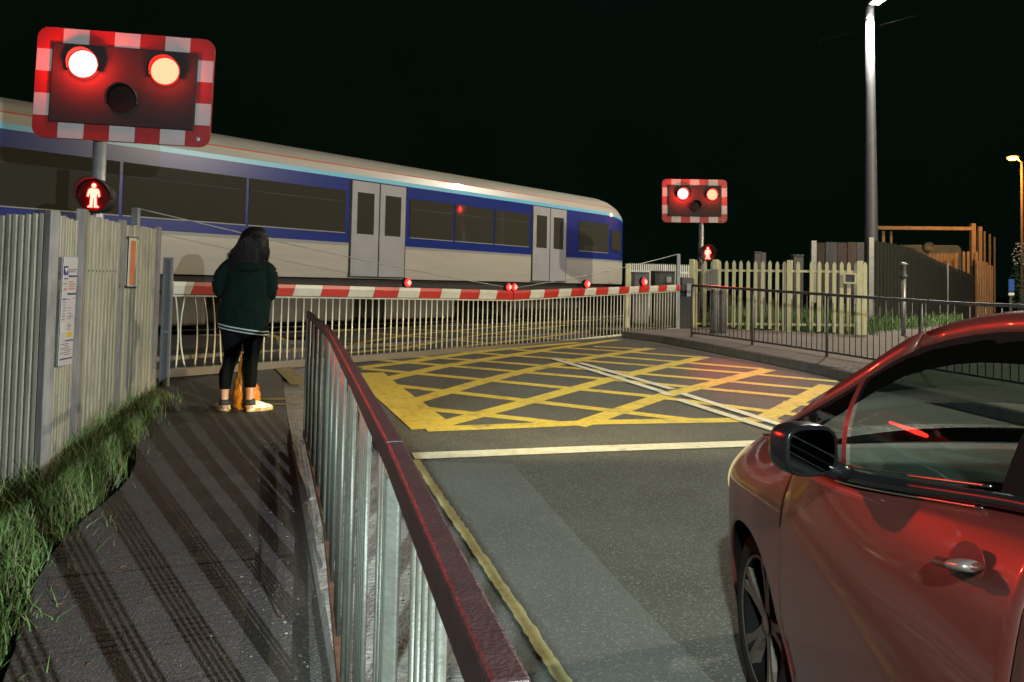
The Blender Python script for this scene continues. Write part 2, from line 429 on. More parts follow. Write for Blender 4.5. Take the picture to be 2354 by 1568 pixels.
# the same box goes on across the rails behind the barrier
for p in [[(764, 763), (902, 753), (1217, 734), (1330, 728)], [(809, 793), (955, 769), (1217, 745), (1420, 733)], [(800, 812), (929, 801), (1115, 769), (1300, 748)],
          [(1000, 806), (1200, 782), (1390, 757)], [(849, 766), (1009, 779), (1180, 796)], [(790, 790), (980, 800)], [(900, 755), (1130, 768), (1330, 784)],
          [(1020, 744), (1240, 756), (1420, 770)], [(1150, 738), (1330, 745)]]:
    band(bm, px(p), 0.17)
band(bm, px([(604, 769), (694, 812)]), 0.35)
struct('box_junction_marking', bm, M['yellow'])
bm = new()
for p in [[(1270, 826), (1513, 900), (1540, 911)], [(1560, 921), (1775, 990), (1900, 1030)], [(1332, 836), (1545, 897)], [(1568, 907), (1790, 978), (1930, 1022)]]:
    band(bm, px(p), 0.115, dz=0.012)
struct('centre_line', bm, M['whiteline'])
bm = new(); band(bm, px([(950, 1051), (1367, 1034), (1750, 1021), (2000, 1013)]), 0.2, dz=0.006); struct('stop_line', bm, M['whiteline'])
bm = new()
# strip of paler, cooler asphalt along the left side of the lane
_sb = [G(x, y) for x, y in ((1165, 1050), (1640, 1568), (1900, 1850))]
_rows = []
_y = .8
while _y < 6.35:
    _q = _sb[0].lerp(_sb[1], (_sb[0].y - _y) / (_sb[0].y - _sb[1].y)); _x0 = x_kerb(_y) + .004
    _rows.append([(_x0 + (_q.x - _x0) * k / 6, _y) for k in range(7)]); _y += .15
sheet('paler_strip', _rows, lambda x, y: g(x, y) + .0025, M['strip'])
band(bm, px([(956, 1060), (1012, 1147), (1076, 1240), (1137, 1331), (1229, 1469), (1288, 1560), (1350, 1655), (1470, 1850)]), 0.058, dz=0.007, rag=0.16)
struct('edge_line', bm, M['oldyellow'])
bm = new()
def bandp(bm, pts, width):
    P = resample([G(a, b, 0.0, zpath) for a, b in pts], 0.2); prev = None; _lift[0] += 1
    for i, p in enumerate(P):
        q = P[min(i + 1, len(P) - 1)] - P[max(i - 1, 0)]; n = Vector((-q.y, q.x, 0)).normalized() * width / 2
        cur = [bm.verts.new((c.x, c.y, zpath(c.x, c.y) + 0.006 + _lift[0] * .00012)) for c in (p - n, p + n)]
        if prev: bm.faces.new((prev[0], prev[1], cur[1], cur[0]))
        prev = cur
bandp(bm, [(560, 919), (694, 919)], 0.10); bandp(bm, [(560, 931), (694, 931)], 0.07)
bandp(bm, [(640, 838), (690, 885)], 0.2)
struct('footway_marking', bm, M['dullyellow'])

# ---------------------------------------------------------------- railway track (the rails lie flush in the crossing)
TA = Vector((-2.49, 17.26, 0)); TU = Vector((math.sin(R(39.7)), math.cos(R(39.7)), 0)); TN = Vector((TU.y, -TU.x, 0))   # TN points at the camera side
bm = new()
for s in (0.62, 2.05, -2.75, -4.18):
    q = TA - TN * s
    beam(bm, q - TU * 40 + Vector((0, 0, 0.31)), q + TU * 60 + Vector((0, 0, 0.31)), 0.07, 0.09)
struct('railway_track', bm, mat('worn_rail_steel', (0.35, 0.33, 0.32), 0.3, 0.9))
bm = new(); vr = []
for k in range(-40, 61, 2):
    c = TA + TU * k
    vr.append([(c + TN * w).to_tuple()[:2] + (g(*(c + TN * w).to_tuple()[:2]) + (0.005 if -7 < k < 5.5 else -0.03),) for w in (0.6, -0.2, -2, -4, -6.2)])
grid(bm, vr); struct('track_bed', bm, mat('crossing_deck', (0.035, 0.034, 0.036), 0.75, var=0.5, vscale=3, bump=0.5, bscale=25))

# ---------------------------------------------------------------- near guard railing
def polyat(poly, y):
    for a, b in zip(poly, poly[1:]):
        if a.y <= y <= b.y: return a.lerp(b, (y - a.y) / (b.y - a.y))
    a, b = (poly[0], poly[1]) if y < poly[0].y else (poly[-2], poly[-1])
    return a.lerp(b, (y - a.y) / (b.y - a.y))
ZR = 1.16
def atz(px_, py_, z):
    d = ray(px_, py_); return CAMLOC + d * ((z - CAMLOC.z) / d.z)
RT = [atz(1178, 1568, ZR), atz(908, 1014, ZR), atz(815, 851, ZR), atz(762, 761, ZR), atz(709, 715, ZR)]
_d = (RT[1] - RT[0]).normalized()
RT = [RT[0] - _d * 3.2, RT[0] - _d * 1.1] + RT
rail = thing('guard_railing', 'long grey green guard railing with rust brown flat top rail along the footpath edge', 'railing', (RT[3].x, RT[3].y, 0.16))
base_z = lambda p: zkerb(p.x, p.y)
for i, (a, b) in enumerate(zip(RT, RT[1:])):
    bm = new(); d = (b - a).normalized() * 0.002
    beam(bm, a + d + Vector((0, 0, -0.022)), b - d + Vector((0, 0, -0.022)), 0.028, 0.044)
    obj('top_rail', bm, M['rail_top'], rail, bevel=0.004)
    bm = new(); a2, b2 = Vector((a.x, a.y, base_z(a) + 0.07)), Vector((b.x, b.y, base_z(b) + 0.07))
    beam(bm, a2 + d, b2 - d, 0.026, 0.036); obj('bottom_rail', bm, M['rust'], rail)
for i, a in enumerate(RT[1:-1] + [RT[-1]]):
    bm = new(); q = Vector((a.x, a.y, base_z(a) - 0.1))
    beam(bm, q, a + Vector((0, 0, -0.046)), 0.024, 0.024, up=(0, 1, 0)); obj('post', bm, M['rail_green'], rail, bevel=0.004)
    bm = new(); disc(bm, a + Vector((0.004, 0.01, 0.0)), (0, 0, 1), 0.012, 10, 0.008, 3)
    obj('rail_joint', bm, M['rust'], rail)
# balusters come in close groups of four
bm = new(); tube(bm, [(0, 0, 0), (0, 0, 1)], 0.0062, 8)
bal0 = obj('baluster', bm, M['rail_green'], None, True)
total = []
for a, b in zip(RT, RT[1:]):
    total.append((b - a).length)
s, first = 0.12, True
Ltot = sum(total); offs = [0, .05, .10, .15, .20]; k = 0
def along(s):
    for (a, b), L in zip(zip(RT, RT[1:]), total):
        if s <= L: return a.lerp(b, s / L)
        s -= L
    return RT[-1]
nb = 0
while s + 0.20 < Ltot and nb < 99:
    for o_ in offs:
        p = along(s + o_); zb = base_z(p) + 0.088; h = ZR - 0.044 - zb
        loc = Vector((p.x, p.y, zb)) - rail.location
        if first:
            bal0.parent = rail; bal0.location = loc; bal0.scale = (1, 1, h); first = False
        else:
            inst(bal0, 'baluster', rail, loc, scale=(1, 1, h))
        nb += 1
    s += 0.48
# kerb stones standing loose under the railing
stones = [[(672, 1025), (712, 1022), (740, 1142), (708, 1147)], [(705, 1152), (744, 1150), (772, 1290), (740, 1300)], [(744, 1364), (790, 1350), (835, 1568), (780, 1580)]]
for i, s_ in enumerate(stones):
    P = [atz(a, b, 0.15) for a, b in s_]
    bm = new(); q = [(p.x, p.y, 0.02) for p in P]; prism(bm, q, (0, 0, 0.135))
    bmesh.ops.subdivide_edges(bm, edges=bm.edges[:], cuts=4, use_grid_fill=True)
    for v in bm.verts:
        v.co += Vector((random.uniform(-1, 1), random.uniform(-1, 1), random.uniform(-1, 1))) * 0.006
    o = obj('kerb_stone', bm, M['concrete'], None, loc=(P[0].x, P[0].y, 0.03))
    tag(o, ['short rough kerb stone at the far end of the footpath railing', 'middle rough kerb stone lying under the footpath railing', 'long grey kerb stone nearest the camera under the railing'][i], 'kerb stone', 'kerb stones under the railing')

# ---------------------------------------------------------------- left steel fence
FA = Vector((-3.45, 5.30, 0)); FB = Vector((-2.83, 4.92, 0)); FC = Vector((-2.90, 5.05, 0)); FD = Vector((-3.10, 5.66, 0))
def fence_panel(name, label, A, B, ztA, ztB, pitch, depth, m, posts, zb=-0.12):
    """close-boarded steel panel: trapezoid sheet, rounded pale tops, rail bolts, end posts"""
    t = thing(name, label, 'fence panel', ((A.x + B.x) / 2, (A.y + B.y) / 2, 0), 'cream steel fence panels beside the footpath')
    d = (B - A); L = d.length; d.normalize(); n = Vector((d.y, -d.x, 0))
    if n.dot(Vector((0, 0, 0)) - A) < 0: n = -n
    cnt = max(2, int(L / pitch)); w = L / cnt
    bm = new(); cols = []
    for k in range(cnt):
        zt = ztA + (ztB - ztA) * (k + 0.5) / cnt + random.uniform(-.006, .006)
        for (f, dep, dz) in ((0.0, 0, -0.012), (0.10, 0, -0.012), (0.2, depth, -0.004), (0.5, depth * 1.1, 0.0), (0.8, depth, -0.004), (0.9, 0, -0.012)):
            q = A + d * (k + f) * w + n * dep
            cols.append([(q.x, q.y, zb), (q.x, q.y, 0.5), (q.x, q.y, 1.1), (q.x, q.y, zt + dz)])
    grid(bm, cols)
    sh = obj('corrugated_sheet', bm, m, t)
    sd = sh.modifiers.new('thick', 'SOLIDIFY'); sd.thickness = 0.004
    for frac in (0.74,):
        bm = new()
        for k in range(cnt):
            q = A + d * (k + 0.02) * w + n * (0.006); z = (ztA + (ztB - ztA) * k / cnt) * 1.0 - 0.42
            box(bm, (q.x, q.y, z), (0.016, 0.016, 0.016))
        obj('bolts', bm, M['black'], t)
    for (q, zt, wd) in posts:
        bm = new(); beam(bm, Vector((q.x, q.y, zb)) + n * .02, Vector((q.x, q.y, zt)) + n * .02, wd, 0.06, up=(d.y, -d.x, 0.0))
        obj('post', bm, M['post_grey'], t, bevel=0.006)
    return t, d, n
def zat(px_, py_, A, B): return onplane(px_, py_, A, B).z
z1 = zat(118, 489, FA, FB); z0 = zat(0, 496, FA, FB)
FA2 = FA + (FA - FB) * 1.6
fence_panel('steel_fence_panel', 'cream steel fence panel nearest the camera at the left edge of the picture', FA2, FB - (FB - FA) * .08, z0 - (z1 - z0) * 1.4, z1, 0.078, 0.034, M['cream'], [(FB + (FB - FA).normalized() * .0, z1 + .01, 0.075)], zb=-.2)
z2, z3 = zat(133, 492, FC, FD), zat(175, 506, FC, FD)
fence_panel('steel_fence_panel', 'narrow cream fence panel in the recess carrying the notice board', FC, FD, z2, z3, 0.075, 0.012, M['cream'], [])
FE = FD + Vector((-0.02, 0.08, 0)); FE0 = FE; FF = Vector((-3.40, 6.88, 0))
z4, z5 = zat(190, 489, FE0, FF), zat(272, 512, FE0, FF)
fence_panel('steel_fence_panel', 'cream fence panel below the red pedestrian light with two rows of bolts', FE0, FF, z4, z5, 0.098, 0.016, M['cream'], [(FE0 - (FF - FE0).normalized() * .04, z4 + .02, 0.09)])
FG = Vector((-3.44, 6.98, 0)); FH = Vector((-3.80, 8.45, 0))
z6, z7 = zat(288, 517, FG, FH), zat(366, 528, FG, FH)
fence_panel('steel_fence_panel', 'farthest cream fence panel of the footpath fence carrying a tall orange sign', FG, FH, z6, z7, 0.14, 0.022, M['cream'], [(FG - (FH - FG).normalized() * .05, z6 + .03, 0.10), (FH + (FH - FG).normalized() * .05, z7 + .02, 0.11)])
# grey steel end plate next to the barrier
bm = new(); pA = onplane(377, 594, FG, FH + (FH - FG) * .3); pB = onplane(396, 594, (-3.7, 8.7), (-3.3, 8.72)); 
PP = Vector((-3.86, 8.74, 0)); PQ = PP + Vector((0.10, 0.0, 0))
zt = onplane(385, 592, PP, PQ).z; xa = onplane(374, 700, PP, PQ).x; xb = onplane(396, 700, PP, PQ).x
eg = thing('machine_guard', 'tall grey steel guard plate at the end of the fence beside the barrier', 'guard plate', ((xa + xb) / 2, PP.y, 0.1))
box(bm, ((xa + xb) / 2, PP.y, (zt + 0.1) / 2), (xb - xa - .03, 0.02, zt - 0.1)); obj('mesh_plate', bm, mat('grey_mesh_plate', (0.16, 0.17, 0.175), 0.5, 0.4, var=.4, vscale=120), eg)
bm = new()
for x in (xa + .012, xb - .012): box(bm, (x, PP.y - .012, (zt + 0.1) / 2), (0.024, 0.03, zt - 0.1))
for z in (zt - .012, .112, .8): box(bm, ((xa + xb) / 2, PP.y - .014, z), (xb - xa - .05, 0.026, 0.024))
obj('frame', bm, M['galv'], eg)

# notice board in the recess
def quad_on(pts, A, B, off=0.0):
    A, B = Vector((A[0], A[1], 0)), Vector((B[0], B[1], 0)); d = (B - A).normalized(); n = Vector((d.y, -d.x, 0))
    if n.dot(-A) < 0: n = -n
    return [onplane(a, b, A + n * off, B + n * off) for a, b in pts], n, d
nq, nn, nd = quad_on([(123, 590), (174, 592), (159, 836), (113, 846)], FC, FD, 0.03)
c0 = sum(nq, Vector()) / 4
nb_ = thing('notice_board', 'dark notice board with a white printed railway poster in the fence recess', 'notice board', c0)
def uv(q, u, v): return q[0].lerp(q[1], u).lerp(q[3].lerp(q[2], u), v)
bm = new(); prism(bm, [p - nn * .02 for p in nq], nn * 0.03); obj('backing', bm, mat('dark_board', (0.012, 0.03, 0.026), 0.25, coat=.3), nb_)
pq = [uv(nq, .34, .0), uv(nq, 1.0, .0), uv(nq, 1.0, 1.0), uv(nq, .30, 1.0)]
bm = new(); prism(bm, [p + nn * .0125 for p in pq], nn * 0.003); post_o = obj('poster', bm, mat('poster_paper', (0.50, 0.50, 0.52), 0.3, var=.1), nb_)
def marks(rects, m, nm, off):
    bm = new()
    for (u0, v0, u1, v1) in rects:
        prism(bm, [uv(pq, u0, v0) + nn * off, uv(pq, u1, v0) + nn * off, uv(pq, u1, v1) + nn * off, uv(pq, u0, v1) + nn * off], nn * 0.001)
    return obj(nm, bm, m, post_o)
NAVY = mat('navy_ink', (0.02, 0.025, 0.13), 0.4); GREYINK = mat('grey_ink', (0.16, 0.16, 0.19), 0.5); REDINK = mat('faded_red_ink', (0.35, 0.16, 0.16), 0.5)
off = 0.0165
marks([(0.0, .085, .30, .165), (.36, .17, .98, .185), (.34, .335, .98, .352), (.04, .195, .30, .205), (.03, .385, .32, .395), (.36, .77, .98, .782), (.03, .935, .97, .948)], NAVY, 'heading_bar', off)
bm = new(); prism(bm, [uv(pq, .05, .10) + nn * .0185, uv(pq, .26, .10) + nn * .0185, uv(pq, .15, .15) + nn * .0185], nn * .001); obj('emblem', bm, mat('poster_white', (.6, .6, .6), .4), post_o)
tl = [(.36, .11, .95, .122), (.36, .13, .8, .14)]
for k in range(7): tl.append((.04, .415 + k * .026, .22 + .08 * random.random(), .422 + k * .026))
for k in range(5): tl.append((.4 + .1 * (k % 2), .47 + k * .05, .55 + .3 * random.random(), .476 + k * .05))
for k in range(6): tl.append((.05 + .3 * (k % 2), .80 + k * .02, .6 + .3 * random.random(), .808 + k * .02))
tl += [(.42, .385, .5, .4), (.82, .38, .9, .395), (.45, .55, .85, .556), (.62, .53, .66, .575), (.4, .64, .8, .645), (.58, .62, .62, .665)]
marks(tl, GREYINK, 'text_lines', off)
marks([(.42, .225 + k * .022, .72 + .2 * random.random(), .236 + k * .022) for k in range(4)] + [(.06, .24, .26, .25), (.06, .29, .28, .305)], REDINK, 'red_text_lines', off)
marks([(.45, .70, .85, .74)], mat('yellow_print', (.55, .40, .03), .4), 'yellow_panel', off)
marks([(.02, .615 + k * .03, .3, .628 + k * .03) for k in range(3)], mat('cream_print', (.8, .7, .5), .15), 'pale_label', off)
# tall orange sign on the far fence panel
sq, sn, sd_ = quad_on([(297, 546), (313.5, 547.5), (308.5, 659), (292, 658)], FG, FH, 0.045)
sgn = thing('fence_sign', 'tall narrow white sign with faded orange centre on the far fence panel', 'sign', sum(sq, Vector()) / 4)
bm = new(); prism(bm, sq, sn * .006); obj('plate', bm, mat('sign_white', (.5, .48, .4), .5, var=.2), sgn)
def uvs(u, v): return sq[0].lerp(sq[1], u).lerp(sq[3].lerp(sq[2], u), v) + sn * .0075
bm = new(); prism(bm, [uvs(.16, .06), uvs(.84, .06), uvs(.84, .97), uvs(.16, .97)], sn * .002); obj('orange_face', bm, mat('faded_orange', (.52, .17, .05), .5, var=.35, vscale=25, stretch=(1, 1, .4)), sgn)
bm = new()
for v in (-.0, 1.01):
    beam(bm, uvs(-.75, v) - sn * .02, uvs(1.45, v) - sn * .02, .012, .02)
obj('bracket', bm, M['black'], sgn)

# ---------------------------------------------------------------- grass
def blades(name, spots, n, hmin, hmax, spread, m, label=None, lean=0.5, w=0.006):
    vs, fs = [], []
    for _ in range(n):
        x, y, z, k = random.choice(spots)
        r = random.gauss(0, spread); a = random.uniform(0, 2 * PI)
        x += r * math.cos(a); y += r * math.sin(a)
        h = random.uniform(hmin, hmax) * k; a = random.uniform(0, 2 * PI); lx = math.cos(a) * lean * h * random.random(); ly = math.sin(a) * lean * h * random.random()
        b = random.uniform(0, 2 * PI); wx, wy = math.cos(b) * w, math.sin(b) * w
        i = len(vs)
        vs += [(x - wx, y - wy, z), (x + wx, y + wy, z), (x + lx * .35 - wx * .8, y + ly * .35 - wy * .8, z + h * .55), (x + lx * .35 + wx * .8, y + ly * .35 + wy * .8, z + h * .55), (x + lx, y + ly, z + h * (1 - .35 * random.random() * lean))]
        fs += [(i, i + 1, i + 3, i + 2), (i + 2, i + 3, i + 4)]
    me = bpy.data.meshes.new(name); me.from_pydata(vs, [], fs); me.materials.append(m)
    o = bpy.data.objects.new(name, me); COL.objects.link(o); tag(o, label, 'grass', kind='stuff'); return o
def grassmat(name, c1, c2, sc):
    m = mat(name, c1, 0.6, var=0.6, vscale=sc, col2=c2)
    return m
M['grass'] = grassmat('green_grass', (0.11, 0.215, 0.045), (0.05, 0.095, 0.028), 3)
M['straw'] = grassmat('dry_grass', (0.20, 0.18, 0.09), (0.09, 0.09, 0.04), 12)
edge = [(385, 914), (335, 968), (262, 1060), (205, 1160), (160, 1270), (118, 1390), (60, 1560), (20, 1700)]
sp, sp2 = [], []
for (ex, ey) in [(a.x, a.y) for a in resample([(a, b, 0) for a, b in edge], 12)]:
    e = G(ex, ey, 0, zpath)
    fx = -2.83 - (0.33 * (e.y - 4.92)) if e.y > 4.92 else -2.75 - (4.92 - e.y) * .1
    for k in range(5):
        t = (k + .6) / 4.5
        x = e.x + (fx - e.x) * t
        hh = 0.5 + 0.55 * min(1, t * 1.3)
        if e.y > 7.4: hh *= .7
        if e.y < 3.9: hh *= 1.0
        hh *= random.uniform(.45, 1.25)
        sp.append((x, e.y, g(x, e.y) + 0.05, hh)); sp2.append((x + .04, e.y, g(x, e.y) + 0.05, hh * .8))
blades('verge_grass', sp, 13500, 0.04, 0.34, 0.11, M['grass'], 'long green grass growing along the foot of the cream fence', 0.75, w=0.0035)
blades('dry_verge_grass', sp2, 5200, 0.06, 0.36, 0.14, M['straw'], 'thin straw coloured stalks mixed in the verge grass', 0.9, w=0.0025)

# seam across the path, grit and scraps along the kerb
bm = new()
def seam(pts, w):
    P = resample([G(x, y, 0, zpath) for x, y in pts], .05); prev = None
    for i, p in enumerate(P):
        q = P[min(i + 1, len(P) - 1)] - P[max(i - 1, 0)]; n = Vector((-q.y, q.x, 0)).normalized() * w * random.uniform(.3, 1)
        cur = [bm.verts.new((c.x, c.y, zpath(c.x, c.y) + .004)) for c in (p - n, p + n)]
        if prev: bm.faces.new((prev[0], prev[1], cur[1], cur[0]))
        prev = cur
seam([(300, 1030), (420, 1026), (560, 1026), (680, 1020)], .010); seam([(560, 1180), (600, 1240), (596, 1330), (640, 1420)], .004); seam([(380, 960), (470, 975), (540, 969), (600, 985)], .005)
struct('path_seam', bm, mat('tar_seam', (.012, .011, .010), .6))
vs, fs = [], []
for _ in range(900):
    y = random.uniform(.6, 6.6); xr = x_rail(y); k = random.random()
    if k < .65: x = random.uniform(xr + .02, x_kerb(y) - .16); z = zkerb(x_kerb(y), y) - .002
    else: x = xr - abs(random.gauss(.22, .12)); z = zpath(x, y) + .003
    r_ = random.uniform(.002, .008) * 1.0; i = len(vs)
    h_ = r_ * random.uniform(.3, 1.0)
    for t in range(4):
        an = t * PI / 2 + random.random(); vs.append((x + r_ * math.cos(an), y + r_ * math.sin(an), z))
    vs.append((x, y, z + h_)); fs += [(i, i + 1, i + 4), (i + 1, i + 2, i + 4), (i + 2, i + 3, i + 4), (i + 3, i, i + 4)]
me = bpy.data.meshes.new('grit'); me.from_pydata(vs, [], fs); me.materials.append(mat('pale_grit', (.26, .24, .21), .8, var=.7, vscale=20))
o = bpy.data.objects.new('grit', me); COL.objects.link(o); tag(o, 'loose grit and small stones along the kerb under the railing', 'grit', kind='stuff')
vs, fs = [], []
for _ in range(170):
    k = random.random()
    if k < .7:
        ed = random.choice(sp); x, y = ed[0] + random.uniform(-.05, .55), ed[1] + random.uniform(-.2, .2); 
        if x < -3.5: continue
        z = zpath(x, y) + .006
    else:
        y = random.uniform(1.0, 7.0); x = x_rail(y) - random.uniform(.05, .8); z = zpath(x, y) + .006
    r_ = random.uniform(.008, .022); an = random.uniform(0, 6.28); i = len(vs); ca, sa = math.cos(an), math.sin(an)
    for (u_, v_, w_) in ((-1, 0, 0), (0, .45, .25), (1, 0, .1), (0, -.45, .2)): vs.append((x + r_ * (u_ * ca - v_ * sa), y + r_ * (u_ * sa + v_ * ca), z + r_ * w_))
    fs.append((i, i + 1, i + 2, i + 3))
me = bpy.data.meshes.new('leaf_litter'); me.from_pydata(vs, [], fs); me.materials.append(mat('dead_leaf', (.16, .10, .05), .8, var=.7, vscale=9))
o = bpy.data.objects.new('leaf_litter', me); COL.objects.link(o); tag(o, 'dead leaves scattered on the footpath beside the grass', 'leaf litter', kind='stuff')

# ================================================================== CROSSING SIGNALS
def nfaces(bm): bm.faces.ensure_lookup_table(); return len(bm.faces)
def setmat(bm, start, idx):
    bm.faces.ensure_lookup_table()
    for f in bm.faces[start:]: f.material_index = idx
M['lens_hot'] = emit('lit_red_lens_bright', (1.0, 0.030, 0.024), 85)
M['lens_mid'] = emit('lit_red_lens', (1.0, 0.028, 0.015), 32)
M['rimred'] = emit('lit_red_rim', (1.0, .012, .010), 3.0)
M['lampcore'] = emit('lit_boom_core', (1.0, .16, .12), 5)
M['man'] = emit('lit_red_figure', (1.0, 0.034, 0.024), 34)
M['manbg'] = mat('dark_red_lens', (0.08, 0.004, 0.004), 0.2, coat=.5)
M['smalllamp'] = emit('lit_boom_lamp', (1.0, 0.022, 0.02), 4)
M['board'] = mat('matt_black_board', (0.012, 0.008, 0.007), 0.8, var=.3, vscale=9)
def signal(label, ppx, W, Y, yaw, lean, lenses, pole_px, pole_base_px, pole_r, ped_px, ped_r, ped_yaw=0.0, spot=0):
    C_ = atY(ppx[0], ppx[1], Y); H = W * 0.655
    r = Vector((math.cos(yaw), math.sin(yaw), 0)); n = Vector((math.sin(yaw), -math.cos(yaw), 0)); u = Vector((0, 0, 1))
    rot = Matrix.Rotation(lean, 3, n); r = rot @ r; u = rot @ u
    root = thing('crossing_signal', label, 'traffic signal', (C_.x, C_.y, g(C_.x, C_.y)), 'flashing red level crossing signals')
    at = lambda a, b, d=0.0: C_ + r * ((a - .5) * W) + u * ((.5 - b) * H) + n * d
    bm = new(); out = []; rc = 0.065
    for (cx, cy, a0) in ((1 - rc, rc * W / H, 0), (rc, rc * W / H, 90), (rc, 1 - rc * W / H, 180), (1 - rc, 1 - rc * W / H, 270)):
        for k in range(6):
            a = R(a0 + k * 18); out.append(at(cx + rc * math.cos(a), cy - rc * W / H * math.sin(a)))
    prism(bm, out, -n * 0.03); s0 = nfaces(bm)
    bw, bh = 0.092, 0.142
    blk = []
    for k in (1, 3, 5):
        blk += [(k / 7, .004, (k + 1) / 7, bh), (k / 7, 1 - bh, (k + 1) / 7, .996)]
    for k in (1, 3):
        blk += [(.003, k / 5, bw, (k + 1) / 5), (1 - bw, k / 5, .997, (k + 1) / 5)]
    for (a0, b0, a1, b1) in blk:
        prism(bm, [at(a0, b0, .003), at(a1, b0, .003), at(a1, b1, .003), at(a0, b1, .003)], -n * 0.002)
    setmat(bm, s0, 1)
    board = obj('backing_board', bm, [M['red'], mat('white_reflective', (.36, .35, .34), .5, var=.12)], root)
    bm = new(); q = [at(bw, bh, .03), at(1 - bw, bh, .03), at(1 - bw, 1 - bh, .03), at(bw, 1 - bh, .03)]; prism(bm, q, -n * 0.028)
    obj('lamp_panel', bm, M['board'], root, bevel=.01)
    rr = W * 0.080
    for (a, b, m) in lenses:
        c = at(a, b, .032)
        bm = new(); disc(bm, c + n * .02, n, rr, 32, W * (.028 if m in (M['lens_hot'], M['lens_mid']) else .004), 6)
        obj('lens', bm, m, root, True)
        if m in (M['lens_hot'], M['lens_mid']):
            bm = new(); rows = []
            for k in range(33):
                an = 2 * PI * k / 32; ee = r * math.cos(an) + u * math.sin(an); rows.append([c + ee * rr * f + n * (.02 + h_) for f, h_ in ((.985, .001), (1.03, .012), (1.055, -.004))])
            grid(bm, rows); obj('lens_rim', bm, M['rimred'], root, True)
        # hood: open cowl above and beside the lens
        bm = new(); rows = []
        for k in range(25):
            an = R(-22 + k * 224 / 24); e = r * math.cos(an) + u * math.sin(an)
            ln = W * (0.030 + 0.034 * max(0, math.sin(an)) ** .7)
            rows.append([c + e * rr * 1.06, c + e * rr * 1.06 + n * ln])
        grid(bm, rows); h = obj('hood', bm, M['black'], root, True)
        sd = h.modifiers.new('thick', 'SOLIDIFY'); sd.thickness = W * .006; sd.offset = 1
    bm = new(); disc(bm, at(.93, .93, .003), n, W * .016, 16, W * .006, 3); obj('photocell', bm, M['galv'], root)
    # pole
    top = atY(pole_px[0], pole_px[1], Y + .14); bot = atY(pole_base_px[0], pole_base_px[1], Y + .14)
    dirv = (bot - top).normalized(); zt = C_.z + H * .3
    p0 = top + dirv * ((zt - top.z) / dirv.z); p1 = top + dirv * ((g(top.x, top.y) - top.z) / dirv.z)
    bm = new(); tube(bm, [p0, p1], pole_r, 16); obj('pole', bm, M['galv'], root, True)
    for zz in (.35, -.35):
        bm = new(); e = top + dirv * ((C_.z + zz * H - top.z) / dirv.z); beam(bm, e - r * W * .12, e + r * W * .12, W * .03, W * .05); obj('clamp', bm, M['galv_dark'], root)
    # red man unit
    pc = atY(ped_px[0], ped_px[1], Y - .12)
    pn = (Matrix.Rotation(ped_yaw, 3, 'Z') @ n).normalized(); pr = pn.cross(Vector((0, 0, -1))).normalized(); pu = Vector((0, 0, 1))
    if pr.dot(r) < 0: pr = -pr
    bm = new(); tube(bm, [pc - pn * ped_r * 1.1, pc], ped_r * 1.04, 28)
    unit = obj('pedestrian_lamp', bm, M['black'], root, True)
    bm = new(); disc(bm, pc + pn * .004, pn, ped_r * .98, 28, ped_r * .1, 4); obj('lens', bm, M['manbg'], unit, True)
    bm = new(); rows = []
    for k in range(21):
        an = R(-10 + k * 10); e = pr * math.cos(an) + pu * math.sin(an); rows.append([pc + e * ped_r * 1.06 - pn * .02, pc + e * ped_r * 1.06 + pn * ped_r * (0.35 + .75 * max(0, math.sin(an)))])
    grid(bm, rows); h = obj('hood', bm, M['black'], unit, True); sd = h.modifiers.new('thick', 'SOLIDIFY'); sd.thickness = .006; sd.offset = 1
    bm = new(); S = ped_r * .80; O = pc + pn * (ped_r * .1 + .004)
    P2 = lambda x, y: O + pr * x * S + pu * y * S
    def poly(l): prism(bm, [P2(*q) for q in l], pn * .006)
    poly([(.17 * math.cos(k * PI / 7), .78 + .19 * math.sin(k * PI / 7)) for k in range(14)])
    poly([(-.24, .55), (.24, .55), (.40, .42), (.50, -.06), (.36, -.12), (.26, .25), (.22, -.1), (.26, -.78), (.40, -.84), (.40, -.95), (.06, -.95), (.03, -.2),
          (-.03, -.2), (-.06, -.95), (-.40, -.95), (-.40, -.84), (-.26, -.78), (-.22, -.1), (-.26, .25), (-.36, -.12), (-.50, -.06), (-.40, .42)])
    obj('red_man', bm, M['man'], unit)
    bm = new(); q = Vector((p0.x, p0.y, pc.z)) if False else p0 + dirv * ((pc.z - p0.z) / dirv.z)
    beam(bm, q, pc - pn * ped_r, .05, .06); obj('bracket', bm, M['galv_dark'], unit)
    return C_, n, at
Cn, nn1, at1 = signal('large flashing red crossing signal on a pole behind the cream footpath fence', (287, 201), 1.63, 7.65, R(8), R(-1.2),
    [(.272, .326, M['lens_hot']), (.730, .336, M['lens_mid']), (.5, .62, mat('unlit_amber_lens', (.012, .004, .003), .6, spec=.15))],
    (230, 330), (219, 600), .062, (217, 450), .150)
Cf, nf1, at2 = signal('smaller flashing red crossing signal on the far side behind the pale palisade fence', (1597, 462), 1.63, 19.5, R(4), R(.9),
    [(.31, .345, M['lens_hot']), (.76, .355, M['lens_mid']), (.5, .62, mat('unlit_amber_lens', (.012, .004, .003), .6, spec=.15))],
    (1612, 520), (1612, 640), .062, (1627, 582), .185, R(-12))
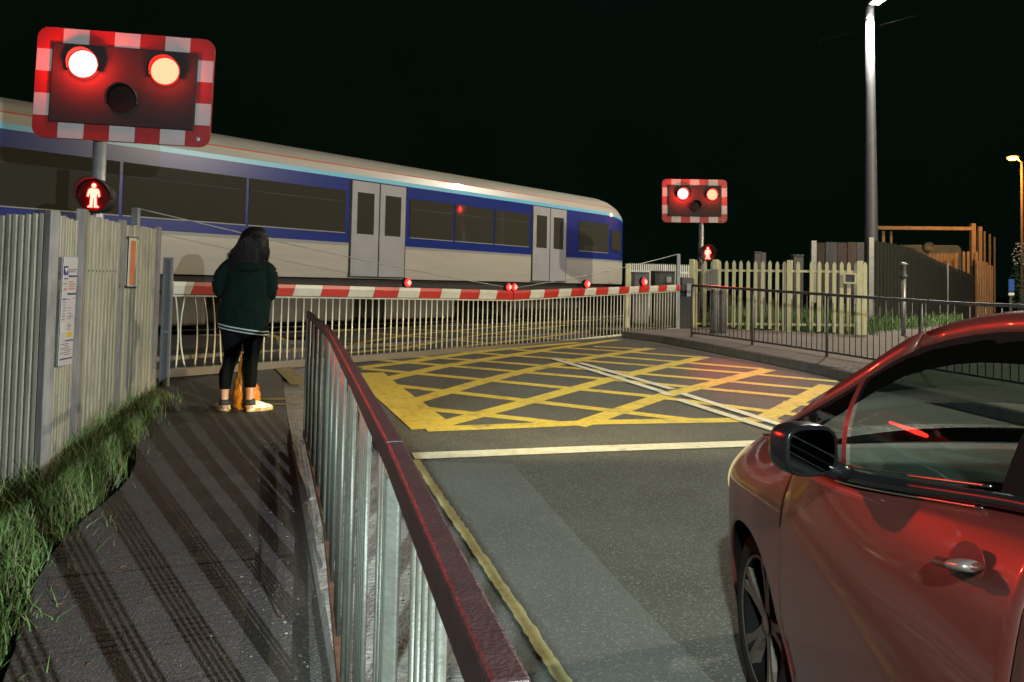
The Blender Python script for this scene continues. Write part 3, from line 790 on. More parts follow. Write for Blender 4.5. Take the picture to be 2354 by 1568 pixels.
# the lamps throw their own red beams down the road
light('near_signal_beam', 'SPOT', at1(.272, .326, .3), 1700, (1.0, .03, .012), .12, (1.15, 1.5, 1.15), 27, 1.0)
for (f_, a_, b_, e_, w_) in ((at1, .272, .326, 110, 1), (at1, .730, .336, 30, 1), (at2, .31, .345, 120, 1), (at2, .76, .355, 42, 1)):
    light('board_halo_spot', 'SPOT', f_(a_, b_, .20), e_, (1.0, .02, .012), .06, f_(a_, b_, -.5), 165, .6)  # added spot before each lit lens, turned back to redden its own board
light('far_signal_beam', 'SPOT', at2(.31, .345, .3), 2600, (1.0, .05, .03), .12, (3.3, 10.6, 0), 14, 1.0)

# ================================================================== BARRIERS
BA = G(395, 850, .10); BB = G(1560, 755, .12); BA.z = BB.z = 0
bd = (BB - BA).normalized(); bnrm = Vector((bd.y, -bd.x, 0))
onB = lambda x, y, off=0.0: onplane(x, y, BA + bnrm * off, BB + bnrm * off)
M['boomwhite'] = mat('boom_white', (0.52, 0.52, 0.44), .4, var=.2, vscale=5, coat=.3)
M['boomred'] = mat('boom_red', (0.45, 0.018, 0.012), .4, var=.2, vscale=5, coat=.3)
def barrier(label, end_a, end_b, bounds, first_red, lamps, mast_px, cable_to, bars_gap, bends):
    """end = (px x, top y, boom bottom y, skirt bottom y)"""
    tA, bA_, kA = [onB(end_a[0], y) for y in end_a[1:]]; tB, bB_, kB = [onB(end_b[0], y) for y in end_b[1:]]
    root = thing('crossing_barrier', label, 'barrier', (tA.x, tA.y, g(tA.x, tA.y)), 'level crossing barrier halves')
    L = (tB - tA).length
    hA, hB = (tA - bA_).length, (tB - bB_).length
    ft = lambda x: ((onB(x, 660) - tA).to_2d().length / (tB - tA).to_2d().length) * (1 if (onB(x, 660) - tA).dot(bd) > 0 else -1)
    ts = [0] + [ft(x) for x in bounds] + [1]
    bm = new(); red = first_red
    def sec(t, sk):
        c = tA.lerp(tB, t); h = hA + (hB - hA) * t; w = .08
        pts = []
        for (a, b) in ((-.5, -.95), (.5, -.95), (.5, -.3), (.32, 0), (-.32, 0), (-.5, -.3)):
            pts.append(c + bnrm * a * w + Vector((0, 0, b * h)) + bd * (sk * (b + .5) * h))
        return pts
    for i, (a, b) in enumerate(zip(ts, ts[1:])):
        s0 = nfaces(bm); loft(bm, [sec(a, .35 if i else 0), sec(b - .0006, .35 if b < 1 else 0)]); setmat(bm, s0, 1 if red else 0); red = not red
    obj('boom', bm, [M['boomwhite'], M['boomred']], root)
    bm = new(); beam(bm, kA, kB, .03, .035); obj('bottom_rail', bm, M['boomwhite'], root)
    ua, ub = bA_ + Vector((0, 0, -.012)), bB_ + Vector((0, 0, -.012))
    bm = new(); beam(bm, ua, ub, .03, .022); obj('top_rail', bm, M['boomwhite'], root)
    n = int(L / bars_gap); bar0 = None
    for k in range(n + 1):
        t = (k + .35) / (n + .7); a = ua.lerp(ub, t) - Vector((0, 0, .0)); b = kA.lerp(kB, t)
        if k in bends:
            bm = new(); am = bends[k]
            tube(bm, [b.lerp(a, j / 8) + bd * am * math.sin(PI * j / 8) for j in range(9)], .0105, 6); obj('skirt_bar', bm, M['boomwhite'], root, True)
            continue
        if bar0 is None:
            bm = new(); tube(bm, [(0, 0, 0), (0, 0, 1)], .0105, 6); bar0 = obj('skirt_bar', bm, M['boomwhite'], None, True); bar0.parent = root; bar0.location = b - root.location; bar0.scale = (1, 1, (a - b).z)
        else:
            jit = random.uniform(-.008, .008)
            inst(bar0, 'skirt_bar', root, b - root.location + bd * jit, scale=(1, 1, (a - b).z))
    for (x, y, r_) in lamps:
        c = onB(x, y, .05)
        bm = new(); tube(bm, [c - bnrm * .07, c - bnrm * .005], r_ * 1.15, 14); hs = obj('boom_lamp', bm, M['black'], root, True)
        bm = new(); disc(bm, c, bnrm, r_, 16, r_ * .5, 4); obj('lens', bm, M['smalllamp'], hs, True)
        bm = new(); disc(bm, c + bnrm * (r_ * .5), bnrm, r_ * .62, 14, r_ * .12, 3); obj('bulb', bm, M['lampcore'], hs, True)
        bm = new(); t = max(0.001, min(.999, ft(x))); q = tA.lerp(tB, t); beam(bm, q + Vector((0, 0, -.03)), c - bnrm * .04, .02, .02); obj('stem', bm, M['black'], hs)
    # mast and stay
    m = onB(*mast_px); bm = new(); beam(bm, Vector((m.x, m.y, g(m.x, m.y))), m, .07, .07, up=(0, 1, 0)); obj('mast', bm, M['galv'], root)
    c = onB(*cable_to); bm = new(); tube(bm, [m.lerp(c, k / 12) + Vector((0, 0, -.05 * math.sin(PI * k / 12))) for k in range(13)], .008, 6); obj('stay_cable', bm, M['galv'], root, True)
    return root
barrier('left half of the red and white level crossing barrier with skirt beyond the standing person', (396, 647, 677, 850), (1176, 668, 689, 797),
        [440, 515, 592, 673, 736.6, 799, 857, 913, 962, 1011, 1055, 1099, 1139], False, [(938, 650, .062), (1170, 660, .062)], (313, 478), (1166, 661), .118, {0: .03, 1: -.06, 2: .035, 3: .05, 4: .03, 5: -.02})
rb = barrier('right half of the red and white level crossing barrier reaching the far pavement', (1178, 668, 689, 797), (1562, 654.5, 668, 755),
        [1216, 1248, 1281, 1310, 1341, 1367, 1395, 1420, 1443, 1466, 1489.5, 1510, 1530, 1551], True, [(1183, 660, .062), (1350, 653, .075), (1481, 648, .085)], (1560, 584), (1190, 661), .118, {})
# dark machine that carries the far barrier
mc = onB(1574, 700)
mz = g(mc.x, mc.y)
mach = thing('barrier_machine', 'dark barrier machine housing at the far end of the red and white boom', 'barrier machine', (mc.x, mc.y + .3, mz))
bm = new(); box(bm, (mc.x, mc.y + .3, mz + .55), (.36, .5, 1.1)); obj('housing', bm, mat('machine_black', (.02, .022, .02), .5, var=.4), mach, bevel=.03)
bm = new(); box(bm, (mc.x + .04, mc.y + .02, mz + 1.12), (.3, .3, .34)); obj('pivot', bm, M['galv_dark'], mach, bevel=.03)
bm = new(); box(bm, (mc.x + .06, mc.y - .16, mz + 1.0), (.12, .05, .3)); obj('counterweight', bm, M['galv'], mach, bevel=.01)

# ================================================================== TRAIN
def TP(s, lat, z): q = TA + TU * s + TN * lat; return Vector((q.x, q.y, z))
def s_at(x, y=600): return (onplane(x, y, TA, TA + TU) - TA).dot(TU)
SF = s_at(1451, 560); SR = SF - 23.6
train = thing('train', 'blue and white diesel train with a curved cream roof passing behind the barrier', 'train', TP(SF - 11, -1.35, .33))
def nose(s, front):
    t = max(0.0, (s - (front - 1.5)) / 1.5) if front is not None else 0
    t = min(t, 1.0); return .42 * (1 - math.sqrt(max(0, 1 - t * t * .96))), .50 * t ** 2.2
prof = [(0.02, 1.44), (0.0, 1.55), (0.0, 2.10), (0.0, 2.16), (.005, 3.48), (.012, 3.57), (.05, 3.72), (.065, 3.745), (.12, 3.84), (.24, 3.93), (.45, 4.01), (.8, 4.08), (1.35, 4.105)]
def sect(i0, i1, s, front):
    ins, drop = nose(s, front); o = []
    for (l, z) in prof[i0:i1 + 1]:
        dz = drop * max(0, (z - 3.2) / .9); o.append((l + ins * (1 if l < 1.35 else 0) * (1 - l / 1.35), z - dz))
    return o
def strip(nm, i0, i1, s0, s1, front, m, root, both=True, step=.18):
    bm = new(); ss = [s0]
    while ss[-1] < s1 - 2.0: ss.append(min(ss[-1] + 2.0, s1 - 1.6))
    while ss[-1] < s1 - .02: ss.append(min(ss[-1] + step * .6, s1))
    for side in ((0, 1) if both else (0,)):
        grid(bm, [[TP(s, (-l if side == 0 else -2.7 + l), z) for (l, z) in sect(i0, i1, s, front)] for s in ss])
    return obj(nm, bm, m, root, True)
M['t_white'] = mat('train_cream_white', (.40, .38, .335), .35, var=.12, vscale=3, stretch=(.2, .2, 3), coat=.3)
M['t_roof'] = mat('train_roof', (.36, .345, .31), .45, var=.25, vscale=3, stretch=(.25, .25, 3))
M['t_blue'] = mat('train_blue', (.010, .028, .19), .3, coat=.15, spec=.3, var=.2, vscale=3, stretch=(.2, .2, 3))
M['t_cyan'] = mat('train_pale_blue', (.12, .42, .62), .35, coat=.3)
M['t_grey'] = mat('train_grey_line', (.22, .23, .23), .4)
M['t_orange'] = mat('train_orange_line', (.5, .12, .05), .4)
M['t_door'] = mat('train_door_grey', (.32, .32, .34), .35, coat=.3, var=.15, vscale=3)
M['t_glass'] = mat('train_window_glass', (.045, .042, .032), .06, spec=.8, coat=.4)
M['t_under'] = mat('train_underframe', (.022, .02, .02), .7, var=.5, vscale=4)
def coach(s0, s1, front, wins, doors, root):
    strip('lower_panel', 0, 2, s0, s1, front, M['t_white'], root)
    strip('waist_line', 2, 3, s0, s1, front, M['t_grey'], root)
    strip('blue_band', 3, 4, s0, s1, front, M['t_blue'], root)
    strip('pale_blue_stripe', 4, 5, s0, s1, front, M['t_cyan'], root)
    strip('cantrail', 5, 6, s0, s1, front, M['t_white'], root)
    strip('orange_line', 6, 7, s0, s1, front, M['t_orange'], root)
    strip('roof', 7, 12, s0, s1, front, M['t_roof'], root)
    for (e, sg) in ((s1, 1), (s0, -1)):
        bm = new(); pr = sect(0, 12, e, front if sg > 0 else None)
        a = [TP(e, -l, z) for l, z in pr]; b = [TP(e, -2.7 + l, z) for l, z in pr[:-1]][::-1]
        bm.faces.new([bm.verts.new(v) for v in a + b]); obj('end_panel', bm, M['t_white'] if front and sg > 0 else M['t_under'], root)
    if front:
        bm = new(); prism(bm, [TP(s1 + .012, l, z) for l, z in ((-.75, 2.3), (-1.95, 2.3), (-1.85, 3.2), (-.85, 3.2))], TU * .02); obj('windscreen', bm, M['t_glass'], root)
        for l in (-.8, -1.9):
            bm = new(); disc(bm, TP(s1 + .02, l, 1.75), TU, .11, 16, .02, 3); obj('headlight', bm, M['t_white'], root)
        bm = new(); box(bm, TP(s1 + .2, -1.35, 1.15), (.35, .35, .3)); obj('coupler', bm, M['t_under'], root)
    for side in (0, 1):
        L = lambda q: -0.0 + q if side == 0 else -2.7 - q
        for (a, b, z0, z1) in wins:
            bm = new(); prism(bm, [TP(a, L(.002), z0), TP(b, L(.002), z0), TP(b, L(.002), z1), TP(a, L(.002), z1)], TN * (.006 if side == 0 else -.006))
            fr = obj('window', bm, M['t_glass'], root)
            sg_ = 1 if side == 0 else -1
            if b - a > .8:
                bm = new(); zz = z0 + (z1 - z0) * .72; prism(bm, [TP(a + .06, L(.0082), zz), TP(b - .06, L(.0082), zz), TP(b - .06, L(.0082), zz + .022), TP(a + .06, L(.0082), zz + .022)], TN * .002 * sg_); obj('hopper_bar', bm, M['t_under'], fr)
                bm = new(); e1 = TP(a, L(.004), z0 - .012); e2 = TP(b, L(.004), z0 - .012); beam(bm, e1, e2, .02, .02); obj('sill_strip', bm, M['t_grey'], fr)
        for c in doors:
            bm = new(); prism(bm, [TP(c - .78, L(.002), 1.46), TP(c + .78, L(.002), 1.46), TP(c + .78, L(.002), 3.47), TP(c - .78, L(.002), 3.47)], TN * (.004 if side == 0 else -.004)); obj('door_frame', bm, M['t_under'], root)
            for k in (-1, 1):
                x0, x1 = sorted((c + k * .015, c + k * .74))
                bm = new(); prism(bm, [TP(x0, L(.007), 1.48), TP(x1, L(.007), 1.48), TP(x1, L(.007), 3.45), TP(x0, L(.007), 3.45)], TN * (.02 if side == 0 else -.02)); dr = obj('door', bm, M['t_door'], root, bevel=.008)
                bm = new(); prism(bm, [TP(x0 + .14, L(.028), 2.36), TP(x1 - .14, L(.028), 2.36), TP(x1 - .14, L(.028), 3.22), TP(x0 + .14, L(.028), 3.22)], TN * (.004 if side == 0 else -.004)); obj('door_window', bm, M['t_glass'], dr)
    # underframe, engines, bogies
    bm = new(); a, b = TP(s0 + .1, -1.35, 1.28), TP(s1 - .9, -1.35, 1.28); beam(bm, a, b, 2.5, .31); obj('underframe', bm, M['t_under'], root)
    m_ = (s0 + s1) / 2
    for (c, w, nm_) in ((m_ - 3.4, 2.4, 'engine_box'), (m_ - .3, 2.8, 'engine_box'), (m_ + 3.0, 2.2, 'fuel_tank')):
        bm = new(); beam(bm, TP(c - w / 2, -1.35, .84), TP(c + w / 2, -1.35, .84), 2.46, .56); obj(nm_, bm, mat('underfloor_grey', (.06, .058, .055), .6, var=.5, vscale=3), root, bevel=.04)
    for c in (s0 + 3.7, s1 - 3.9):
        bm = new()
        for l in (-.32, -2.38): beam(bm, TP(c - 1.6, l, .82), TP(c + 1.6, l, .82), .12, .2)
        beam(bm, TP(c, -.3, .85), TP(c, -2.4, .85), .5, .25)
        bg_ = obj('bogie', bm, M['t_under'], root)
        for ax in (-1.3, 1.3):
            bm = new()
            for l in (-.62, -2.05): tube(bm, [TP(c + ax, l - .06, .77), TP(c + ax, l + .06, .77)], .42, 24)
            tube(bm, [TP(c + ax, -.6, .77), TP(c + ax, -2.1, .77)], .08, 10)
            obj('wheelset', bm, M['t_under'], bg_, False)
d1, d2 = s_at(1262), s_at(868)
w1, w2 = s_at(1329), s_at(1397)
wz = (2.37, 3.22)
wn_ = [(w1, w2, *wz)]
a, b = d2 + .86, d1 - .86; n_ = 3
wn_ += [(a + (b - a) * k / n_ + .03, a + (b - a) * (k + 1) / n_ - .03, *wz) for k in range(n_)]
a, b = SR + 1.2, d2 - .86; n_ = 5
wn_ += [(a + (b - a) * k / n_ + .03, a + (b - a) * (k + 1) / n_ - .03, *wz) for k in range(n_)]
wn_ += [(SF - 1.15, SF - .62, 2.45, 3.05)]
coach(SR, SF, SF, wn_, [d1, d2], train)
a0 = SR - .9; wn2 = []
d3, d4 = a0 - 7, a0 - 16
for (a, b, n_) in ((a0 - 6.1, a0 - 1.0, 3), (d4 + .86, d3 - .86, 4), (a0 - 22.4, d4 - .86, 3)):
    wn2 += [(a + (b - a) * k / n_ + .03, a + (b - a) * (k + 1) / n_ - .03, *wz) for k in range(n_)]
coach(a0 - 23.4, a0, None, wn2, [d3, d4], train)
bm = new(); beam(bm, TP(SR - .9, -1.35, 2.6), TP(SR, -1.35, 2.6), 1.6, 2.2); obj('gangway', bm, M['t_under'], train)

# ================================================================== RIGHT HAND SIDE
# guard railing on the far pavement
RA = G(1590, 774, .12); RB = G(2000, 836, .12); RA.z = RB.z = 0
rd = (RB - RA).normalized(); RC = RA + rd * ((RB - RA).length * 2.6)
ztA, ztB = onplane(1590, 656, RA, RB).z, onplane(2000, 684, RA, RB).z
Lr = (RC - RA).length
fr = thing('guard_railing', 'thin dark grey guard railing along the far pavement behind the car', 'railing', (RA.x, RA.y, zpave(RA.x, RA.y)))
ztop = lambda s: ztA + (ztB - ztA) * min(1.35, s / (RB - RA).length)
def rpt(s, z): q = RA + rd * s; return Vector((q.x, q.y, z))
zbt = lambda s: zpave(*(RA + rd * s).to_tuple()[:2]) + .075
bm = new(); tube(bm, [rpt(s * Lr / 24, ztop(s * Lr / 24)) for s in range(25)], .024, 10); obj('top_rail', bm, M['galv_dark'], fr, True)
bm = new(); tube(bm, [rpt(s * Lr / 24, zbt(s * Lr / 24)) for s in range(25)], .018, 8); obj('bottom_rail', bm, M['galv_dark'], fr, True)
s = 0.0
while s < Lr:
    bm = new(); tube(bm, [rpt(s, zbt(s) - .1), rpt(s, ztop(s) - .01)], .024, 8); obj('post', bm, M['galv_dark'], fr, True)
    bm = new(); disc(bm, rpt(s, ztop(s) + .018), (0, 0, 1), .022, 10, .022, 3); obj('post_cap', bm, M['galv'], fr, True)
    s += 1.62
b0 = None; s = .1; nb = 0
while s < Lr and nb < 99:
    zb, zt = zbt(s), ztop(s)
    if b0 is None:
        bm = new(); tube(bm, [(0, 0, 0), (0, 0, 1)], .0075, 6); b0 = obj('baluster', bm, M['galv_dark'], None, True); b0.parent = fr; b0.location = rpt(s, zb) - fr.location; b0.scale = (1, 1, zt - zb)
    else: inst(b0, 'baluster', fr, rpt(s, zb) - fr.location, scale=(1, 1, zt - zb - (.12 if nb % 2 else 0)))
    s += .105; nb += 1

# pale palisade fence
PA = G(1583, 754, .10); PB = G(1998, 771, .12); PA.z = PB.z = 0
pd = (PB - PA).normalized(); Lp = (PB - PA).length
pt = thing('palisade_fence', 'pale cream palisade fence with pointed pales beside the far pavement', 'fence', (PA.x, PA.y, zpave(PA.x, PA.y)))
zpa, zpb = onplane(1590, 598, PA, PB).z, onplane(1995, 602, PA, PB).z
pn_ = Vector((pd.y, -pd.x, 0))
def ppt(s, z, off=0): q = PA + pd * s + pn_ * off; return Vector((q.x, q.y, z))
sp_ = lambda x: (onplane(x, 700, PA, PB) - PA).dot(pd)
zpt = lambda s: zpa + (zpb - zpa) * s / Lp
pcx = [700, 775, 835, 895, 955, 1017, 1075, 1137, 1198, 1258, 1318, 1380, 1440, 1555, 1668, 1733, 1795, 1858, 1920, 1980, 2040, 2117]
p0 = None
for c in pcx:
    s = sp_(1407.5 + c * .2747); zb = zpave(*ppt(s, 0).to_tuple()[:2]) + random.uniform(-.02, .06); zt = zpt(s) + random.uniform(-.01, .01)
    if p0 is None:
        bm = new(); w = .038
        prism(bm, [(-w, 0, 0), (w, 0, 0), (w, 0, .955), (w * .55, 0, .985), (0, 0, 1), (-w * .55, 0, .985), (-w, 0, .955)], (0, .012, 0))
        p0 = obj('pale', bm, M['cream2'], None); p0.parent = pt; p0.location = ppt(s, zb, .02) - pt.location; p0.scale = (1, 1, zt - zb)
        p0.rotation_euler = (0, 0, math.atan2(pd.y, pd.x))
    else: inst(p0, 'pale', pt, ppt(s, zb, .02) - pt.location, scale=(1, 1, zt - zb))
for x in (1590, 1644, 1815, 1977):
    s = sp_(x); bm = new(); zb = zpave(*ppt(s, 0).to_tuple()[:2]); beam(bm, ppt(s, zb, 0), ppt(s, zpt(s) + .02, 0), .11, .09, up=(pn_.x, pn_.y, 0)); obj('post', bm, M['cream2'], pt)
for y in (621, 744):
    bm = new(); a = onplane(1590, y, PA, PB); b = onplane(1990, y + 4, PA, PB); beam(bm, a - pn_ * .02, b - pn_ * .02, .04, .05); obj('rail', bm, M['cream2'], pt)
# gate lock box in the fence
q = [onplane(a, b, PA + pn_ * .05, PB + pn_ * .05) for a, b in ((1941, 629), (1967, 630), (1967, 651), (1941, 650))]
bm = new(); prism(bm, q, pn_ * -.06); obj('lock_box', bm, M['galv_dark'], pt)
bm = new()
for i in range(4): beam(bm, q[i] + pn_ * .01, q[(i + 1) % 4] + pn_ * .01, .03, .035)
obj('lock_frame', bm, M['cream2'], pt)
for (x0, x1, y0, y1, lb) in ((1637, 1651, 619, 655, 'grey enamel notice with faint lines on the end pales of the palisade fence'), (1624, 1632, 623, 668, 'narrow grey notice with faint lines tied beside the far signal pole')):
    q = [onplane(a, b, PA + pn_ * .07, PB + pn_ * .07) for a, b in ((x0, y0), (x1, y0), (x1, y1), (x0, y1))]
    t = thing('fence_notice', lb, 'notice', sum(q, Vector()) / 4)
    bm = new(); prism(bm, q, pn_ * .01); pl = obj('plate', bm, mat('grey_notice', (.3, .3, .26), .5, var=.2), t)
    bm = new()
    for k in range(6):
        a, b = q[0].lerp(q[3], .12 + k * .13), q[1].lerp(q[2], .12 + k * .13); beam(bm, a.lerp(b, .12) + pn_ * .011, a.lerp(b, .5 + .35 * random.random()) + pn_ * .011, .004, .012)
    obj('text_lines', bm, GREYINK, pl)
# timber stumps and posts behind and in front
def post_px(name, label, cat, x0, x1, ytop, Y, m, ybase=None, group=None, cap=False):
    a, b = atY(x0, ytop, Y), atY(x1, ytop, Y); c = (a + b) / 2; zb = g(c.x, c.y) + .05; w = (b - a).length
    t = thing(name, label, cat, (c.x, c.y, zb), group)
    bm = new(); box(bm, (c.x, c.y, (zb + c.z) / 2), (w, w * .8, c.z - zb)); obj('shaft', bm, m, t, bevel=.012)
    if cap:
        bm = new(); box(bm, (c.x, c.y, c.z + .012), (w * 1.12, w * .92, .03)); obj('cap', bm, m, t, bevel=.008)
    return t
M['timber'] = mat('grey_timber', (.075, .07, .062), .8, var=.5, vscale=5, stretch=(5, 5, .6))
post_px('timber_post', 'left grey timber stump pair rising behind the palisade fence', 'post', 1733, 1748, 581, 23.5, M['timber'], group='stumps behind the palisade', cap=True)
post_px('timber_post', 'slimmer timber post touching the left stump behind the palisade fence', 'post', 1749, 1760, 581, 23.55, M['timber'], group='stumps behind the palisade')
post_px('timber_post', 'pale concrete stump nearer the corrugated shed behind the palisade fence', 'post', 1821, 1844, 588, 23.5, M['timber'], group='stumps behind the palisade', cap=True)
post_px('crossing_post', 'cream painted post standing behind the far barrier boom', 'post', 1438, 1450, 609, 19.0, M['cream2'], cap=True)
# grey bollard stumps in front of the palisade
a = G(1652, 766, .12); zt = atY(1652, 664, a.y).z
t = thing('concrete_stump', 'short grey concrete stump in front of the palisade fence', 'stump', (a.x, a.y, zpave(a.x, a.y)))
for k, x in enumerate((1643, 1662)):
    c = atY(x, 700, a.y); bm = new(); z0 = zpave(a.x, a.y); tube(bm, [(c.x, c.y, z0), (c.x, c.y, zt - .05), (c.x, c.y, zt)], [.095, .095, .06], 12); obj('upright', bm, M['concrete'], t, True)
# vent pipe with cap
a = G(2077, 772, .12); top = atY(2077, 605, a.y)
t = thing('vent_pipe', 'thin grey vent pipe with a mushroom cap in front of the dark fence', 'vent pipe', (a.x, a.y, zpave(a.x, a.y)))
bm = new(); tube(bm, [(a.x, a.y, zpave(a.x, a.y)), (a.x, a.y, top.z - .3)], .05, 12); obj('pipe', bm, M['galv'], t, True)
bm = new(); tube(bm, [(a.x, a.y, top.z - .32), (a.x, a.y, top.z - .26), (a.x, a.y, top.z - .24), (a.x, a.y, top.z - .05)], [.085, .085, .055, .055], 12); obj('collar', bm, M['galv_dark'], t, True)
bm = new(); tube(bm, [(a.x, a.y, top.z - .05), (a.x, a.y, top.z - .02), (a.x, a.y, top.z + .02)], [.055, .10, .04], 14); obj('cap', bm, M['galv'], t, True)

# corrugated timber and sheet screen behind
def board_fence(name, label, cat, pts, m, board_w, m2=None, part='board', rail=True, posts=()):
    """pts: list of (x px, y top px, Y depth); upright boards between them down to the ground"""
    P = [atY(a, b, Y) for a, b, Y in pts]
    t = thing(name, label, cat, (P[0].x, P[0].y, g(P[0].x, P[0].y)))
    bm = new()
    for A, B in zip(P, P[1:]):
        d = Vector((B.x - A.x, B.y - A.y, 0)); L = d.length; d.normalize(); n = Vector((d.y, -d.x, 0)); k = max(1, int(L / board_w)); w = L / k
        for i in range(k):
            s0 = nfaces(bm)
            c = A.lerp(B, (i + .5) / k); zt = c.z + random.uniform(-.015, .01); zb = g(c.x, c.y) - .05
            ang = math.atan2(d.y, d.x); rot = Matrix.Rotation(ang, 3, 'Z')
            off = n * (.012 if i % 2 else -.004); box(bm, (c.x + off.x, c.y + off.y, (zb + zt) / 2), (w * .93, .02, zt - zb), rot)
            if m2 and random.random() < .5: setmat(bm, s0, 1)
    obj(part, bm, [m, m2] if m2 else m, t)
    bm = new()
    for A, B in zip(P, P[1:]):
        for dz in (-.25, -1.3): beam(bm, A + Vector((0, .05, dz)), B + Vector((0, .05, dz)), .05, .08)
    obj('rail', bm, m, t)
    for i, x in enumerate(posts):
        A = P[0] if i == 0 else P[-1]
        bm = new(); beam(bm, Vector((A.x, A.y - .05, g(A.x, A.y))), A + Vector((0, -.05, .06)), x, x, up=(0, 1, 0)); obj('post', bm, M['galv'], t)
    return t
t = board_fence('sheet_screen', 'grey and brown corrugated sheet screen behind the palisade grass', 'screen', [(1868, 558, 25.5), (1925, 557, 25.5), (1992, 556, 25.5)], mat('grey_sheet', (.065, .065, .07), .6, var=.5, vscale=4, stretch=(3, 3, .6)), .28,
                mat('brown_sheet', (.07, .046, .038), .7, var=.5, vscale=4, stretch=(3, 3, .6)), 'corrugated_sheet', posts=(.16, .1))
t = board_fence('board_fence', 'tall dark green grey board fence with a falling top edge right of the lamp post', 'fence',
                [(1999, 552, 19.6), (2066, 563, 21.2), (2097, 571, 22.0), (2130, 588, 23.2), (2178, 609, 25.2), (2238, 634, 28.0)], mat('dark_board_fence', (.026, .029, .022), .75, var=.4, vscale=5, stretch=(4, 4, .6)), .13, part='boards', posts=(.12,))
a = atY(2178, 607, 25.0)
t = thing('fence_post', 'thin pale metal post standing against the dark board fence', 'post', (a.x, a.y, g(a.x, a.y)))
bm = new(); beam(bm, Vector((a.x, a.y, g(a.x, a.y))), a, .05, .05, up=(0, 1, 0)); obj('shaft', bm, M['galv'], t)
bm = new(); box(bm, a + Vector((0, 0, .015)), (.07, .07, .03)); obj('cap', bm, M['galv'], t)
# white picket fence beyond the tracks
K0, K1 = atY(1446, 604, 28.5), atY(1592, 608, 28.5)
pk = thing('picket_fence', 'low white picket fence beyond the railway behind the far boom', 'fence', (K0.x, K0.y, .33))
p0 = None; n_ = 34
for k in range(n_):
    c = K0.lerp(K1, k / (n_ - 1)); hgt = c.z - .33
    if p0 is None:
        bm = new(); prism(bm, [(-.02, 0, 0), (.02, 0, 0), (.02, 0, .97), (0, 0, 1), (-.02, 0, .97)], (0, .015, 0)); p0 = obj('picket', bm, M['white'], None); p0.parent = pk; p0.location = Vector((c.x, c.y, .33)) - pk.location; p0.scale = (1, 1, hgt)
    else: inst(p0, 'picket', pk, Vector((c.x, c.y, .33)) - pk.location, scale=(random.uniform(.9, 1.5) if k % 13 == 6 else 1, 1, hgt))
bm = new(); beam(bm, K0 + Vector((0, .03, -.3)), K1 + Vector((0, .03, -.3)), .03, .06); obj('rail', bm, M['white'], pk)
# relay cabinets
def cabinet(label, x0, x1, y0, Y, m, blue=None):
    a, b = atY(x0, y0, Y), atY(x1, y0, Y); z0 = g(a.x, a.y); w = b.x - a.x; c = Vector(((a.x + b.x) / 2, Y + .3, 0))
    t = thing('relay_cabinet', label, 'cabinet', (c.x, c.y, z0), 'trackside cabinets')
    bm = new(); box(bm, (c.x, c.y, (z0 + a.z) / 2), (w, .6, a.z - z0)); obj('body', bm, m, t, bevel=.015)
    bm = new(); box(bm, (c.x, c.y, a.z + .02), (w * 1.05, .66, .05)); obj('roof', bm, m, t, bevel=.01)
    for k in (-1, 1):
        bm = new(); box(bm, (c.x + k * w * .245, c.y - .31, (z0 + a.z) / 2), (w * .47, .02, (a.z - z0) * .88)); dr = obj('door', bm, m, t, bevel=.006)
    if blue:
        bm = new(); box(bm, (c.x + w * .1, c.y - .325, a.z - (a.z - z0) * blue), (w * .6, .012, .14)); obj('label_plate', bm, mat('blue_plate', (.03, .10, .30), .4), t)
        bm = new(); box(bm, (c.x + w * .2, c.y - .325, a.z - .2), (w * .22, .012, .16)); obj('notice_plate', bm, mat('grey_plate', (.3, .29, .28), .5), t)
    return t
cabinet('grey trackside cabinet just right of the cream post behind the boom', 1458, 1492, 628, 22.6, mat('cabinet_grey', (.12, .12, .12), .5, var=.3))
cabinet('dark trackside cabinet with a blue plate left of the far mast', 1505, 1552, 626, 22.6, mat('cabinet_dark', (.045, .05, .048), .5, var=.3), .28)

# orange lit compound beyond the dark fence
YO = 36.0
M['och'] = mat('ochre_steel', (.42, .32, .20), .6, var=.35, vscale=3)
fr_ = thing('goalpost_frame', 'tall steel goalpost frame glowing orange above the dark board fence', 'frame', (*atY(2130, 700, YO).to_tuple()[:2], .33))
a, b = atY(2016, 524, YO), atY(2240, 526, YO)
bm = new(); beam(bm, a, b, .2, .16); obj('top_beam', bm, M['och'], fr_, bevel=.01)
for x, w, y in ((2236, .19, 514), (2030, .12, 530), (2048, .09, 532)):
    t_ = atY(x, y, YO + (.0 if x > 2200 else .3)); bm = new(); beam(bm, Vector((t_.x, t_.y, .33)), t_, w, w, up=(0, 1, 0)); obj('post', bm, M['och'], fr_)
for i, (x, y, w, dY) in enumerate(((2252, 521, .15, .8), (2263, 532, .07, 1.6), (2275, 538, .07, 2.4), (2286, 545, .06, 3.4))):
    t_ = atY(x, y, YO + dY); bm = new(); beam(bm, Vector((t_.x, t_.y, .33)), t_, w, w, up=(0, 1, 0)); o = obj('frame_post', bm, M['och'], None, loc=(t_.x, t_.y, .33)); tag(o, ['widest thin orange lit post right of the steel frame', 'second thin orange lit post right of the steel frame', 'third thin orange lit post right of the steel frame', 'faintest thin post at the right end of the orange frame'][i], 'post', 'thin posts right of the steel frame')
